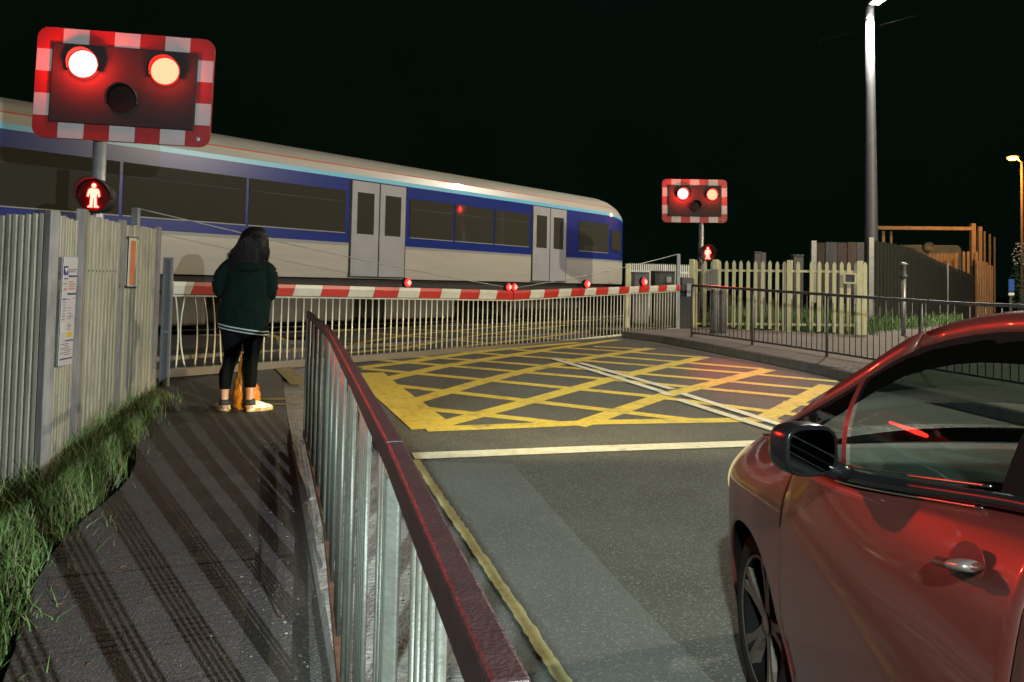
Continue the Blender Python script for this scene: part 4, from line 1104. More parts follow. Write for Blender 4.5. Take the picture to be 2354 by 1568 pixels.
def panel(name, label, cat, pxs, Y, m, depth=.1, ribs=0, extra=None):
    q = [atY(x, y, Y) for x, y in pxs]; c = sum(q, Vector()) / len(q); t = thing(name, label, cat, (c.x, c.y, .33))
    bm = new(); prism(bm, q, (0, depth, 0)); obj('panel', bm, m, t)
    if ribs:
        xs_ = [min(v.x for v in q), max(v.x for v in q)]; zs = [min(v.z for v in q), max(v.z for v in q)]
        bm = new()
        for k in range(ribs):
            x = xs_[0] + (xs_[1] - xs_[0]) * (k + .5) / ribs; box(bm, (x, Y - .02, (zs[0] + zs[1]) / 2), (.04, .04, (zs[1] - zs[0]) * .96))
        obj('ribs', bm, m, t)
    return t, q
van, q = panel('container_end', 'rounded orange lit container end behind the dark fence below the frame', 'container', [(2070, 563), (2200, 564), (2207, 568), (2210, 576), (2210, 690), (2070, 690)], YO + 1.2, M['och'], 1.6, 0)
bm = new(); c = atY(2131, 568, YO + 1.1); tube(bm, [c, c - Vector((0, .25, 0))], .22, 16); obj('lamp_housing', bm, M['och'], van, True)
bm = new(); q0, q1 = atY(2075, 578, YO + 1.19), atY(2206, 578, YO + 1.19)
for k in range(16):
    c = q0.lerp(q1, (k + .5) / 16); beam(bm, c - Vector((0, 0, 2)), c, .05, .03, up=(0, 1, 0))
obj('ribs', bm, M['och'], van)
for i, (x, y) in enumerate(((2199, 580), (2216, 577), (2226, 577), (2245, 578))):
    t_ = atY(x, y, YO - .4); bm = new(); w = .06; z0 = .33 - t_.z
    prism(bm, [t_ + Vector(v) for v in ((-w, 0, z0), (w, 0, z0), (w, 0, -.06), (0, 0, 0), (-w, 0, -.06))], (0, .03, 0))
    o = obj('paling', bm, M['och'], None, loc=(t_.x, t_.y, .33)); tag(o, ['orange lit paling in front of the container end', 'left paling of the pair beside the frame post', 'right paling of the pair beside the frame post', 'orange lit paling just right of the tall frame post'][i], 'paling', 'orange lit palings')
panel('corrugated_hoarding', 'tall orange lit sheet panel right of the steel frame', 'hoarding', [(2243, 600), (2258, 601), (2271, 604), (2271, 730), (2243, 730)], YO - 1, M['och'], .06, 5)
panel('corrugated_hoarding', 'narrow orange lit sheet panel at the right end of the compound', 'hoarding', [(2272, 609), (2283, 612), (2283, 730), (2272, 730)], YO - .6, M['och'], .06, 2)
# orange street lamp
YL = 33.0
b_ = atY(2350, 700, YL); top = atY(2350, 372, YL)
ol = thing('street_lamp', 'orange glowing street lamp on a thin column at the right edge', 'street lamp', (b_.x, b_.y, .33), 'street lamps')
bm = new(); tube(bm, [(b_.x, b_.y, .33), (b_.x, b_.y, 1.6), (b_.x, b_.y, 1.65), (b_.x, b_.y, top.z)], [.10, .10, .06, .05], 12); obj('column', bm, mat('dark_column', (.06, .06, .06), .6), ol, True)
hd = atY(2328, 365, YL)
bm = new(); tube(bm, [(b_.x, b_.y, top.z - .02), (b_.x - .12, b_.y, top.z + .06), (hd.x + .2, b_.y, hd.z + .10)], .035, 8); obj('arm', bm, M['galv'], ol, True)
bm = new(); tube(bm, [hd + Vector((.3, 0, .10)), hd + Vector((.1, 0, .12)), hd + Vector((-.1, 0, .1)), hd + Vector((-.26, 0, .06))], [.06, .14, .13, .05], 14, ry=[.04, .05, .05, .03]); obj('canopy', bm, M['galv_dark'], ol, True)
bm = new(); tube(bm, [hd + Vector((.2, 0, .04)), hd + Vector((.08, 0, .02)), hd + Vector((-.1, 0, .01)), hd + Vector((-.22, 0, .03))], [.05, .14, .13, .04], 14, ry=[.04, .09, .09, .03]); obj('bowl', bm, emit('sodium_bowl', (1.0, .42, .08), 14), ol, True)
light('sodium_lamp', 'POINT', hd + Vector((-.25, -.3, -.3)), 1000, (1.0, .34, .04), .15)
# tall white street lamp by the palisade fence
YW = 21.8
c = atY(2004, 765, YW); top = atY(1999, -14, YW)
wl_ = thing('street_lamp', 'tall tapered grey lamp post behind the palisade fence topped by a white lamp', 'street lamp', (c.x, c.y, .33), 'street lamps')
bm = new(); zs = [.33, 1.6, 3.2, 5, 7, top.z]; rads = [.20, .185, .17, .155, .13, .105]
tube(bm, [(c.x + (top.x - c.x) * (z - .33) / (top.z - .33), c.y, z) for z in zs], rads, 16); obj('column', bm, mat('lamp_column', (.085, .09, .10), .55, .2, var=.25, vscale=6), wl_, True)
for zz in (top.z - .42, top.z - .75):
    bm = new(); tube(bm, [(top.x, c.y, zz), (top.x, c.y, zz + .03)], .122, 16); obj('band', bm, M['galv_dark'], wl_, True)
LH = Vector((top.x + .02, YW - .5, atY(2004, 1, YW - .5).z))
bm = new(); tube(bm, [(top.x, c.y, top.z - .05), (top.x, c.y - .05, top.z + .1), (LH.x, LH.y + .3, LH.z + .06)], .05, 10); obj('arm', bm, M['galv'], wl_, True)
bm = new(); box(bm, LH + Vector((0, 0, .05)), (.3, .62, .10)); obj('lantern', bm, M['galv'], wl_, bevel=.03)
bm = new(); box(bm, LH + Vector((0, 0, -.012)), (.24, .5, .02)); obj('lamp_glass', bm, emit('white_lamp_glass', (1, .96, .86), 60), wl_)
light('white_street_lamp', 'SPOT', LH + Vector((0, 0, -.06)), 5500, (1.0, .94, .80), .14, LH + Vector((-.35, -.45, -1)) , 172, .25)
# overhead wires high beside the lamp
for i, (a, b) in enumerate((((1700, 100), (2090, -6)), ((1700, 115), (2110, 14)))):
    A, B = atY(a[0], a[1], 30), atY(b[0], b[1], 17); d = B - A; A = A - d * 1.2; B = B + d * .5
    bm = new(); tube(bm, [A.lerp(B, k / 20) + Vector((0, 0, -.35 * math.sin(PI * k / 20))) for k in range(21)], .0022, 5)
    o = obj('overhead_wire', bm, M['black'], None, True, loc=A.lerp(B, .5)); tag(o, ['upper thin overhead wire crossing beside the tall lamp post', 'lower thin overhead wire crossing the tall lamp post'][i], 'wire', 'overhead wires')
# bush and blue sign at the right edge
bs = atY(2352, 590, 25.5); zb = g(bs.x, bs.y)
bush = thing('bush', 'dark bush with small pale flowers on top at the right edge', 'bush', (bs.x, bs.y, zb))
vs, fs, vs2, fs2 = [], [], [], []
for _ in range(2600):
    u_, v_ = random.uniform(0, 2 * PI), random.random(); rr = .42 * math.sqrt(random.random()) * (1 + .3 * math.sin(u_ * 3))
    z = zb + .1 + (bs.z + .35 - zb) * v_; rr *= (1.25 - .5 * v_); p = Vector((bs.x + .18 + rr * math.cos(u_), bs.y + rr * math.sin(u_), z))
    a = Vector((random.gauss(0, 1), random.gauss(0, 1), random.gauss(0, 1))).normalized() * random.uniform(.02, .05); b = a.orthogonal().normalized() * random.uniform(.015, .03)
    V, Fc = (vs2, fs2) if (v_ > .72 and random.random() < .5) else (vs, fs)
    i = len(V); V += [tuple(p - a), tuple(p + b), tuple(p + a), tuple(p - b)]; Fc.append((i, i + 1, i + 2, i + 3))
for nm, V, Fc, m in (('foliage', vs, fs, mat('dark_leaf', (.03, .05, .02), .6, var=.4)), ('blossom', vs2, fs2, mat('pale_blossom', (.45, .42, .32), .6))):
    me = bpy.data.meshes.new(nm); me.from_pydata([(x - bs.x, y - bs.y, z - zb) for x, y, z in V], [], Fc); me.materials.append(m); o = bpy.data.objects.new(nm, me); COL.objects.link(o); o.parent = bush
bm = new(); tube(bm, [(bs.x + .18, bs.y, zb), (bs.x + .16, bs.y, zb + .9)], [.04, .02], 6); obj('stem', bm, M['timber'], bush)
a = atY(2325, 645, 24.0)
t = thing('road_sign', 'small blue sign with a white plate on a post right of the dark fence', 'sign', (a.x, a.y, g(a.x, a.y)))
bm = new(); beam(bm, Vector((a.x, a.y + .04, g(a.x, a.y))), a + Vector((0, .04, .05)), .06, .04, up=(0, 1, 0)); obj('post', bm, M['galv_dark'], t)
for (y0, y1, m, nm) in ((642, 670, mat('sign_blue', (.03, .10, .38), .4, var=.3, vscale=20), 'blue_plate'), (673, 679, M['white'], 'white_plate')):
    q = [atY(x, y, 24.0) for x, y in ((2319, y0), (2332, y0), (2332, y1), (2319, y1))]; bm = new(); prism(bm, q, (0, .012, 0)); obj(nm, bm, m, t)
# grass behind the palisade and along the dark fence
sp = []
for _ in range(500):
    s = random.random() * Lp; w = random.random(); q = PA + pd * s - pn_ * (.05 + w * 4.0)
    sp.append((q.x, q.y, g(q.x, q.y) + .08, .8 + .7 * w))
blades('rough_grass', sp, 8000, .15, .5, .15, mat('lush_grass', (.075, .15, .03), .6, var=.6, vscale=4, col2=(.04, .08, .02)), 'tall rough green grass behind the palisade fence', .6, w=.010)
sp = []
for k in range(80):
    p = atY(2000, 700, 19.4).lerp(atY(2190, 700, 25), k / 79); sp.append((p.x - .1, p.y - .35, g(p.x, p.y) + .1, 1))
blades('weed_strip', sp, 1800, .12, .45, .2, M['grass'], 'weeds at the foot of the dark board fence', .7, w=.009)

# ================================================================== CAR
CX, ZG = 1.70, g(1.2, 2.0)
HF, HB_, ZH, RW = 2.79, 0.25, 0.255, 0.305
car = thing('parked_car', 'glossy dark red hatchback waiting at the stop line in the right foreground', 'car', (CX, 1.5, ZG))
paint = mat('dark_red_paint', (0.046, 0.009, 0.0075), .42, .0, coat=.8, var=.06, vscale=400)
paint.node_tree.nodes['Principled BSDF'].inputs['Coat Roughness'].default_value = .06
trim = M['black_gloss']
M['mirror_black'] = mat('mirror_shell_black', (.005, .005, .006), .22, spec=.3)
def cw(y):
    if y > 2.75:
        t = min(1, (y - 2.75) / .87); return .87 * (1 - t ** 2.7) ** (1 / 2.7)
    if y < .3:
        t = min(1, (.3 - y) / .86); return .87 * (1 - t ** 4.5) ** (1 / 4.5)
    return .87
OFF = [(.08, -.09), (.14, -.05), (.22, -.025), (.30, -.018), (.40, -.004), (.52, .002), (.63, .004), (.72, .0), (.80, -.012), (.90, -.03), (.98, -.045), (1.08, -.07)]
BT = [(-.56, .98), (0, 1.05), (.8, 1.05), (1.36, 1.03), (1.46, 1.02), (2.09, .925), (2.5, .905), (2.84, .885), (3.1, .845), (3.3, .785), (3.45, .71), (3.62, .60)]
def B(y): return spl(BT, y)
def latw(y, z):
    w = cw(y) + spl(OFF, z) * min(1, cw(y) / .5)
    k = max(smooth((y - 2.25) / .5), .6 * smooth((2.25 - y) / .85)); q = max(0, min(1, (z - (B(y) - .17)) / .17))
    w -= k * .10 * q * q * min(1, cw(y) / .5)
    k2 = smooth((2.95 - abs(y - HF) * 6.0) / 2.95)          # slight flare round the arch
    return max(0.0, w)
def sidep(y, z, s, out=0.0):
    w = latw(y, z) + out
    yy = y - smooth((y - 3.0) / .6) * .16 * max(0, (z - .48) / .35) ** 1.5 * (1 if z > .48 else 0)
    return Vector((CX + s * w, yy, z))
RA_ = .338
def zbot(y):
    z = .125 + .05 * smooth((y - 3.0) / .5)
    for h in (HF, HB_):
        if abs(y - h) < RA_: z = max(z, ZH + math.sqrt(max(0, RA_ ** 2 - (y - h) ** 2)))
    return z
def cols_for(y0, y1):
    ys = set([y0, y1]); n = max(2, int((y1 - y0) / .035)); ys |= {y0 + (y1 - y0) * k / n for k in range(n + 1)}
    for h in (HF, HB_):
        for k in range(33):
            a = math.cos(PI * k / 32); y = h + RA_ * a * .9999
            if y0 < y < y1: ys.add(y)
        for q in (h - RA_ - .0005, h + RA_ + .0005):
            if y0 < q < y1: ys.add(q)
    return sorted(ys)
def side_patch(nm, y0, y1, s, parent, tilt=None):
    bm = new(); rows = []
    for y in cols_for(y0, y1):
        zb = zbot(y); zt = B(y); r = []
        for k in range(19):
            t = k / 18; z = zb + (zt - zb) * t; yy = y
            if tilt: yy = tilt(y, z)
            r.append(sidep(yy, z, s))
        rows.append(r)
    grid(bm, rows)
    o = obj(nm, bm, paint, parent, True)
    sd = o.modifiers.new('thick', 'SOLIDIFY'); sd.thickness = .012; sd.offset = -1 if True else 1
    return o
def fix(o, s):
    # make sure the outside faces outwards
    me = o.data; n = sum((p.normal.x * p.area for p in me.polygons))
    if n * s < 0: me.flip_normals()
doors = {}
for s in (-1, 1):
    f = lambda y, z: y - (0 if y > 2.6 else .12 * max(0, (.42 - z) / .3) * smooth((2.6 - y) / .2))
    o = side_patch('fender', 2.437, 3.619, s, car, f); fix(o, s)
    fd = lambda y, z: y - .12 * max(0, (.42 - z) / .3) * smooth((y - 1.9) / .5)
    o = side_patch('door', 1.346, 2.431, s, car, fd); fix(o, s); doors[s] = o
    o = side_patch('rear_quarter', -.559, 1.338, s, car); fix(o, s)
    # black liners in the arches and the dark gap behind the shut lines
    for h in (HF, HB_):
        bm = new(); rows = []
        for k in range(25):
            a = PI * k / 24; y = h + (RA_ + .004) * math.cos(a); z = ZH + (RA_ + .004) * math.sin(a)
            rows.append([(CX + s * (min(latw(y, z), latw(y, .5)) - .014), y, z), (CX + s * .55, y, z)])
        grid(bm, rows); obj('arch_liner', bm, M['void'], car, True)
    bm = new(); rows = [[sidep(y, .16 + (B(y) - .18) * k / 6, s, -.02) for k in range(7)] for y in [.7, .9, 1.1, 1.3, 1.5, 1.8, 2.1, 2.35, 2.43]]
    grid(bm, rows); obj('sill_backing', bm, M['black'], car, True)
# roof line read from the photo as points at the car's side
TP_ = [(1797, 983, .89), (1850, 943, .91), (1900, 906, .94), (2000, 841, .995), (2060, 801, 1.03), (2120, 767, 1.065), (2180, 744, 1.095), (2240, 729, 1.12), (2300, 719, 1.14), (2354, 714, 1.155)]
TT = [atX(a, b, c) for a, b, c in TP_]
TT = [(p.y, p.x, p.z) for p in TT] + [(1.4, 1.17, 1.39), (.9, 1.175, 1.38), (.4, 1.18, 1.335), (0, 1.185, 1.25), (-.22, 1.19, 1.15), (-.40, 1.195, 1.03)]
TT.sort(); TX = [(a, b) for a, b, c in TT]; TZ = [(a, c) for a, b, c in TT]
Y_A = TT[-1][0]; Y_H = 2.06
def T(y, s=-1):
    x = spl(TX, y); return Vector((x if s < 0 else 2 * CX - x, y, spl(TZ, y)))
def Bp(y, s, out=0): return sidep(y, B(y), s, out)
def Wp(y, s):
    t = T(y, s); k = smooth((Y_A - y) / .35); b = Bp(y, s)
    z = max(b.z + .004, t.z - .012 - .036 * k); 
    return Vector((t.x + s * (.012 + .016 * k), y - .004, z))
# hood
bm = new(); rows = []
NH = 30
for i in range(NH + 1):
    r = []
    for j in range(25):
        v = -1 + j / 12; y0 = Y_A - .03 + .20 * (1 - v * v); u = i / NH; y = y0 + (3.612 - y0) * (1 - (1 - u) ** 1.6)
        hw = max(0, latw(y, B(y))); yy = sidep(y, B(y), 1).y
        r.append((CX + v * hw, yy, B(y) + .004 + .05 * (1 - v * v) * smooth(hw / .6)))
    rows.append(r)
grid(bm, rows); o = obj('hood', bm, paint, car, True)
# windscreen, roof, pillars
def across(y, v, crown, bulge): 
    a = T(y, -1); x = a.x + (2 * (CX - a.x)) * (v + 1) / 2
    return Vector((x, y + bulge * (1 - v * v), a.z + crown * (1 - v * v)))
wsg = glass('windscreen_glass', (.50, .62, .57), .01, .0)
bm = new(); rows = []
for i in range(15):
    y = Y_H + (Y_A - Y_H) * i / 14; k = i / 14
    rows.append([across(y, -1 + j / 10, .018 + .05 * k, .10 + .10 * k) for j in range(21)])
grid(bm, rows); obj('windscreen', bm, wsg, car, True)
bm = new(); rows = []
for i in range(31):
    y = -.10 + (Y_H - .006 + .10) * i / 30
    mid = [across(y, -1 + j / 10, .018, .10 * smooth((y - .9) / 1.1)) for j in range(21)]
    rows.append([Wp(y, -1)] + mid + [Wp(y, 1)])
grid(bm, rows); roof = obj('roof', bm, paint, car, True)
sd = roof.modifiers.new('thick', 'SOLIDIFY'); sd.thickness = .01; sd.offset = -1
bm = new(); rows = []
for i in range(21):
    y = -.12 + (Y_H - .02 + .12) * i / 20
    rows.append([across(y, -.985 + j * 1.97 / 20, .018, .10 * smooth((y - .9) / 1.1)) - Vector((0, 0, .028)) for j in range(21)])
grid(bm, rows); obj('headliner', bm, M['black'], car, True)
for s in (-1, 1):
    bm = new(); rows = []
    for i in range(16):
        y = Y_H + (Y_A - .001 - Y_H) * i / 15; t = T(y, s); w = Wp(y, s); inn = t + Vector((-s * .035, .02, -.012))
        rows.append([w, t + Vector((s * .004, 0, 0)), t, inn])
    grid(bm, rows); o = obj('front_pillar', bm, paint, car, True)
    sd = o.modifiers.new('thick', 'SOLIDIFY'); sd.thickness = .008; sd.offset = 0
    # red foot of the pillar running into the fender
    # side glass
    sg = glass('side_glass', (.44, .54, .50), .012, .02) if s < 0 else sg
    def gpatch(nm, f0, f1, m, n=12, out=0.0, parent=car):
        bm = new(); rows = []
        for i in range(n + 1):
            u = i / n; r = []
            for k in range(9):
                t = k / 8; y = f0(t) + (f1(t) - f0(t)) * u; y = min(y, Y_A - .03); a, b = Bp(y, s, -.012), Wp(y, s)
                p = a.lerp(b, t); p.x += s * (.030 * math.sin(PI * t) * min(1, (b.z - a.z) / .3) + out); r.append(p)
            rows.append(r)
        grid(bm, rows); return obj(nm, bm, m, parent, True)
    gpatch('side_window', lambda t: 1.555 + .0 * t, lambda t: 2.075 + .10 * t, sg)
    gpatch('quarter_window', lambda t: 2.115 + .10 * t, lambda t: 2.78, sg)
    gpatch('rear_side_window', lambda t: .42, lambda t: 1.42, sg)
    gpatch('centre_pillar', lambda t: 1.425, lambda t: 1.55, M['void'], 4, .003)
    gpatch('rear_pillar', lambda t: -.10, lambda t: .415, paint, 10, .003)
    gpatch('window_divider', lambda t: 2.085 + .10 * t, lambda t: 2.107 + .10 * t, paint, 2, .004)
    # black frame along the top edge of the glass
    bm = new(); rows = []
    for i in range(31):
        y = .45 + (2.62 - .45) * i / 30; a = Wp(y, s); b = Bp(y, s); d = (b - a); L_ = d.length; d.normalize(); w_ = min(.082, L_ * .62)
        rows.append([a + Vector((s * .004, 0, 0)), a + d * w_ + Vector((s * .006, 0, 0))])
    grid(bm, rows); obj('window_frame', bm, M['void'], car, True)
    bm = new(); pts = [Bp(.45 + (2.50 - .45) * i / 30, s, .004) + Vector((0, 0, .006)) for i in range(31)]
    tube(bm, pts, .018, 8, ry=[.016] * 31); obj('belt_trim', bm, trim, car, True)
    for dz, r_ in ((.030, .0035), (-.012, .003)):
        bm = new(); pts = [Bp(1.56 + (2.10 - 1.56) * i / 20, s, .012 if dz < 0 else -.004) + Vector((0, 0, dz)) for i in range(21)]
        tube(bm, pts, r_, 6); obj('bright_strip', bm, mat('bright_metal_strip', (.6, .62, .6), .2, 1.0), car, True)
    # door mirror
    mc_ = atY(1848, 1031, 2.02) if s < 0 else Vector((2 * CX - atY(1848, 1031, 2.02).x, 2.02, atY(1848, 1031, 2.02).z))
    def superell(c, rx, ry, rz, e, rot=None, cut=None):
        bm = new(); bmesh.ops.create_uvsphere(bm, u_segments=32, v_segments=20, radius=1)
        for v in bm.verts:
            p = v.co; q = Vector([math.copysign(abs(t) ** e, t) for t in p]); q = Vector((q.x * rx, q.y * ry, q.z * rz))
            if cut is not None and q.y < cut: q.y = cut
            if rot: q = rot @ q
            v.co = q + Vector(c)
        return bm
    rm = Matrix.Rotation(R(-14 * s), 3, 'Z')
    mir = obj('door_mirror', superell(mc_, .076, .076, .064, .66, rm, -.035), M['mirror_black'], car, True)
    bm = new(); c = mc_ + rm @ Vector((0, -.0365, 0)); n = rm @ Vector((0, -1, 0)); a = rm @ Vector((1, 0, 0))
    vs = [bm.verts.new(c + a * .063 * math.copysign(abs(math.cos(t)) ** .55, math.cos(t)) + Vector((0, 0, 1)) * .053 * math.copysign(abs(math.sin(t)) ** .55, math.sin(t))) for t in [2 * PI * k / 40 for k in range(40)]]
    bm.faces.new(vs); obj('mirror_glass', bm, mat('mirror_glass', (.035, .04, .04), .02, 1.0), mir)
    bm = new(); tube(bm, [mc_ + Vector((-s * .05, .01, -.04)), mc_ + Vector((-s * .11, .02, -.065)), Bp(2.14, s) + Vector((0, 0, .02))], [.035, .028, .03], 10, ry=[.025, .02, .03]); obj('mirror_foot', bm, M['black_gloss'], mir, True)
    # door handle with its cup and lock
    hc = lambda px_, py_, o_: (lambda p: Vector((p.x if s < 0 else 2 * CX - p.x, p.y, p.z)))(atX(px_, py_, CX - latw(1.5, .9) - o_))
    a, b = hc(2152, 1287, .02), hc(2250, 1303, .02)
    bm = new(); tube(bm, [a.lerp(b, k / 10) + Vector((s * .012 * math.sin(PI * k / 10), 0, 0)) for k in range(11)], [.004, .012, .017, .020, .021, .022, .023, .024, .024, .023, .018], 12, ry=[.003] + [.010] * 9 + [.007]); hd_ = obj('handle', bm, paint, doors[s], True)
    bm = new(); tube(bm, [a.lerp(b, k / 4) + Vector((s * (.006 + .012 * math.sin(PI * k / 4 * .9)), 0, 0)) for k in (2.6, 3.0, 3.4, 3.8, 4.02)], [.0245, .0252, .0252, .0245, .020], 12, ry=[.0105, .0115, .012, .011, .008]); obj('handle_end', bm, mat('satin_handle', (.22, .19, .18), .3, .7), hd_, True)
    m_ = a.lerp(b, .52); bm = new(); q = []
    for k in range(28):
        t = 2 * PI * k / 28; q.append(Vector((CX + s * (latw(1.5, .9) + .002), m_.y + (b.y - a.y) * .40 * math.cos(t), m_.z + .042 * math.sin(t) + (b.z - a.z) * .45 * math.cos(t))))
    prism(bm, q, (s * .001, 0, 0)); obj('handle_cup', bm, mat('dark_red_recess', (.10, .010, .009), .4), doors[s])
    p = a.lerp(b, .78); bm = new(); tube(bm, [p + Vector((s * .012, 0, 0)), p + Vector((s * .021, 0, 0))], .008, 12); obj('lock', bm, M['galv'], doors[s], True)
    # headlamp wrapped round the corner, indicator repeater
    bm = new(); rows = []
    for i in range(17):
        y = 3.02 + .50 * i / 16; r = []
        hh = .03 + .14 * smooth(i / 8)
        for k in range(7):
            z = B(y) - .035 - hh + hh * k / 6; r.append(sidep(y, z, s, .009))
        rows.append(r)
    grid(bm, rows); hl = obj('headlight', bm, emit('lit_headlamp', (1.0, .80, .40), .75), car, True)
# wheels
def lathe_x(bm, cx, cy, cz, prof_, n=48):
    rows = [[(cx + dx, cy + r * math.cos(2 * PI * k / n), cz + r * math.sin(2 * PI * k / n)) for (dx, r) in prof_] for k in range(n + 1)]
    grid(bm, rows)
alloy = mat('diamond_cut_alloy', (.05, .04, .034), .4, .2)
def wheel(x, y, s):
    bm = new(); lathe_x(bm, x, y, ZH, [(s * .0, .222), (s * .012, .232), (s * .012, .262), (s * .002, .292), (-s * .02, .303), (-s * .16, .303), (-s * .185, .285), (-s * .185, .22)])
    wh = obj('wheel', bm, mat('tyre_rubber', (.005, .005, .005), .85, bump=.2, bscale=60, spec=.1), car, True)
    bm = new(); lathe_x(bm, x, y, ZH, [(s * .004, .222), (s * .006, .215), (-s * .01, .208), (-s * .12, .20), (-s * .125, .0)]); obj('barrel', bm, M['void'], wh, True)
    bm = new(); lathe_x(bm, x, y, ZH, [(s * .0045, .2225), (s * .0075, .217), (s * .003, .212)]); obj('rim_lip', bm, alloy, wh, True)
    for k in range(5):
        bm = new(); a0 = R(90 + 72 * k + 8)
        for d in (-1, 1):
            P = []
            for (r, w) in ((.028, .30 * d), (.09, .115 * d), (.15, .12 * d), (.214, .165 * d)):
                a = a0 + w; P.append((r * math.cos(a), r * math.sin(a), r))
            L_, Rr = [], []
            for i, (yy, zz, r) in enumerate(P):
                wd = (.017, .012, .0125, .019)[i]; t = Vector((-math.sin(a0), math.cos(a0)))
                L_.append(Vector((x - s * (.022 - .11 * r), y + yy - t.x * wd, ZH + zz - t.y * wd))); Rr.append(Vector((x - s * (.022 - .11 * r), y + yy + t.x * wd, ZH + zz + t.y * wd)))
            prism(bm, L_ + Rr[::-1], (-s * .03, 0, 0))
        obj('spoke', bm, alloy, wh)
    bm = new(); disc(bm, (x - s * .013, y, ZH), (s, 0, 0), .036, 24, .010, 4); obj('hub_cap', bm, alloy, wh, True)
    bm = new(); lathe_x(bm, x, y, ZH, [(-s * .06, .04), (-s * .06, .14), (-s * .07, .142)]); obj('brake_disc', bm, M['void'], wh, True)
for s in (-1, 1):
    for h in (HF, HB_): wheel(CX + s * .812, h, s)
# grille, rear window, tail
bm = new(); box(bm, (CX, 3.585, .36), (.7, .05, .16)); obj('grille', bm, M['black'], car, bevel=.02)
bm = new(); rows = []
for i in range(9):
    y = -.10 - .28 * i / 8; rows.append([across(y, -1 + j / 6, .018, -.05) for j in range(13)])
grid(bm, rows); obj('rear_window', bm, sg, car, True)
bm = new(); rows = []
for i in range(8):
    y = -.38 - .17 * i / 7; rows.append([(CX + (-1 + j / 6) * max(.0, latw(y, B(y))), y, B(y) + .03 * (1 - (j / 6 - 1) ** 2)) for j in range(13)])
grid(bm, rows); obj('tailgate', bm, paint, car, True)
for s in (-1, 1):
    bm = new(); grid(bm, [[sidep(-.30 - .2 * i / 6, .72 + .22 * k / 4, s, .004) for k in range(5)] for i in range(7)]); obj('tail_light', bm, mat('tail_lens', (.2, .01, .01), .1, coat=1), car, True)
# cabin
bm = new(); box(bm, (CX, 1.15, .18), (1.55, 3.0, .04))
for s in (-1, 1): box(bm, (CX + s * .775, 1.0, .55), (.03, 2.9, .78))
box(bm, (CX, 2.66, .5), (1.5, .03, .7)); box(bm, (CX, -.32, .5), (1.5, .03, .7)); obj('cabin_tub', bm, M['black'], car)
bm = new(); rows = []
for i in range(9):
    y = 2.25 + (Y_A + .02 - 2.25) * i / 8; z = .90 + .015 * math.sin(PI * i / 8) - (.05 if i == 0 else 0); rows.append([(CX + (-1 + j / 6) * .74, y + .14 * (1 - (j / 6 - 1) ** 2) * i / 8, z) for j in range(13)])
grid(bm, rows); box(bm, (CX, 2.34, .74), (1.46, .2, .27)); obj('dashboard', bm, mat('dash_plastic', (.022, .023, .023), .55), car, True)
def seat(x, y):
    bm = superell((x, y, .45), .25, .25, .10, .5); o = obj('seat', bm, mat('seat_cloth', (.02, .02, .02), .9), car, True)
    b2 = superell((x, y - .30, .78), .24, .09, .34, .55, None); obj('backrest', b2, mat('seat_cloth', (.02, .02, .02), .9), o, True)
    b3 = superell((x, y - .36, 1.19), .13, .05, .09, .6); obj('headrest', b3, mat('seat_cloth', (.02, .02, .02), .9), o, True)
for x in (CX - .37, CX + .37): seat(x, 1.35)
bm = new(); c = Vector((CX + .37, 2.02, .88)); rows = [[c + Matrix.Rotation(R(-62), 3, 'X') @ Vector(((.18 + .016 * math.cos(b)) * math.cos(a), (.18 + .016 * math.cos(b)) * math.sin(a), .016 * math.sin(b))) for b in [2 * PI * k / 8 for k in range(9)]] for a in [2 * PI * k / 32 for k in range(33)]]
grid(bm, rows); sw = obj('steering_wheel', bm, M['black'], car, True)
bm = new(); beam(bm, c - Vector((.17, 0, 0)), c + Vector((.17, 0, 0)), .05, .02); obj('wheel_spoke', bm, M['black'], sw)
# headlamps: wide flat dipped beams on the road ahead
for x in (CX - .62, CX + .62):
    light('headlamp_beam', 'SPOT', (x, 3.68, .62), 2400, (1.0, .78, .38), .05, (x - 2.6, 13.2, -.15), 17, .7, (5.0, 1.0, 1.0))

# ================================================================== PERSON
ft_ = G(550, 946, 0, zpath); YP = ft_.y
ZF = zpath(ft_.x, ft_.y)
def Q(cx, cy, dy=0.0): return atY(456.5 + cx * .3055, 494.5 + cy * .3055, YP) + Vector((0, dy, 0))
U = (Q(500, 800) - Q(400, 800)).length / 100.0          # metres per working unit on the figure
man = thing('person', 'long haired person from behind in dark green jacket, black leggings and white trainers', 'person', (ft_.x, ft_.y, ZF))
skin = mat('skin', (.42, .24, .17), .5, var=.1, vscale=20)
J = {'pelvis': Q(328, 770), 'belly': Q(345, 720), 'chest': Q(375, 520), 'neck0': Q(405, 360), 'neck': Q(415, 310, .01), 'head': Q(428, 225, .02), 'crown': Q(430, 140, .0),
     'hipL': Q(262, 850), 'kneeL': Q(238, 1090, .03), 'calfL': Q(210, 1180, -.02), 'ankL': Q(200, 1370, -.01), 'heelL': Q(205, 1440, -.02), 'ballL': Q(175, 1462, .13),
     'hipR': Q(402, 850), 'kneeR': Q(392, 1080, .03), 'calfR': Q(390, 1160, -.02), 'ankR': Q(388, 1370, -.01), 'heelR': Q(372, 1440, -.02), 'ballR': Q(440, 1462, .09),
     'shL': Q(250, 395), 'elL': Q(135, 565, .02), 'wrL': Q(245, 570, .27), 'shR': Q(530, 430), 'elR': Q(562, 590, .02), 'wrR': Q(450, 575, .27),
     'nose': Q(438, 232, .115), 'chin': Q(432, 262, .07), 'palmL': Q(285, 560, .31), 'palmR': Q(415, 565, .31)}
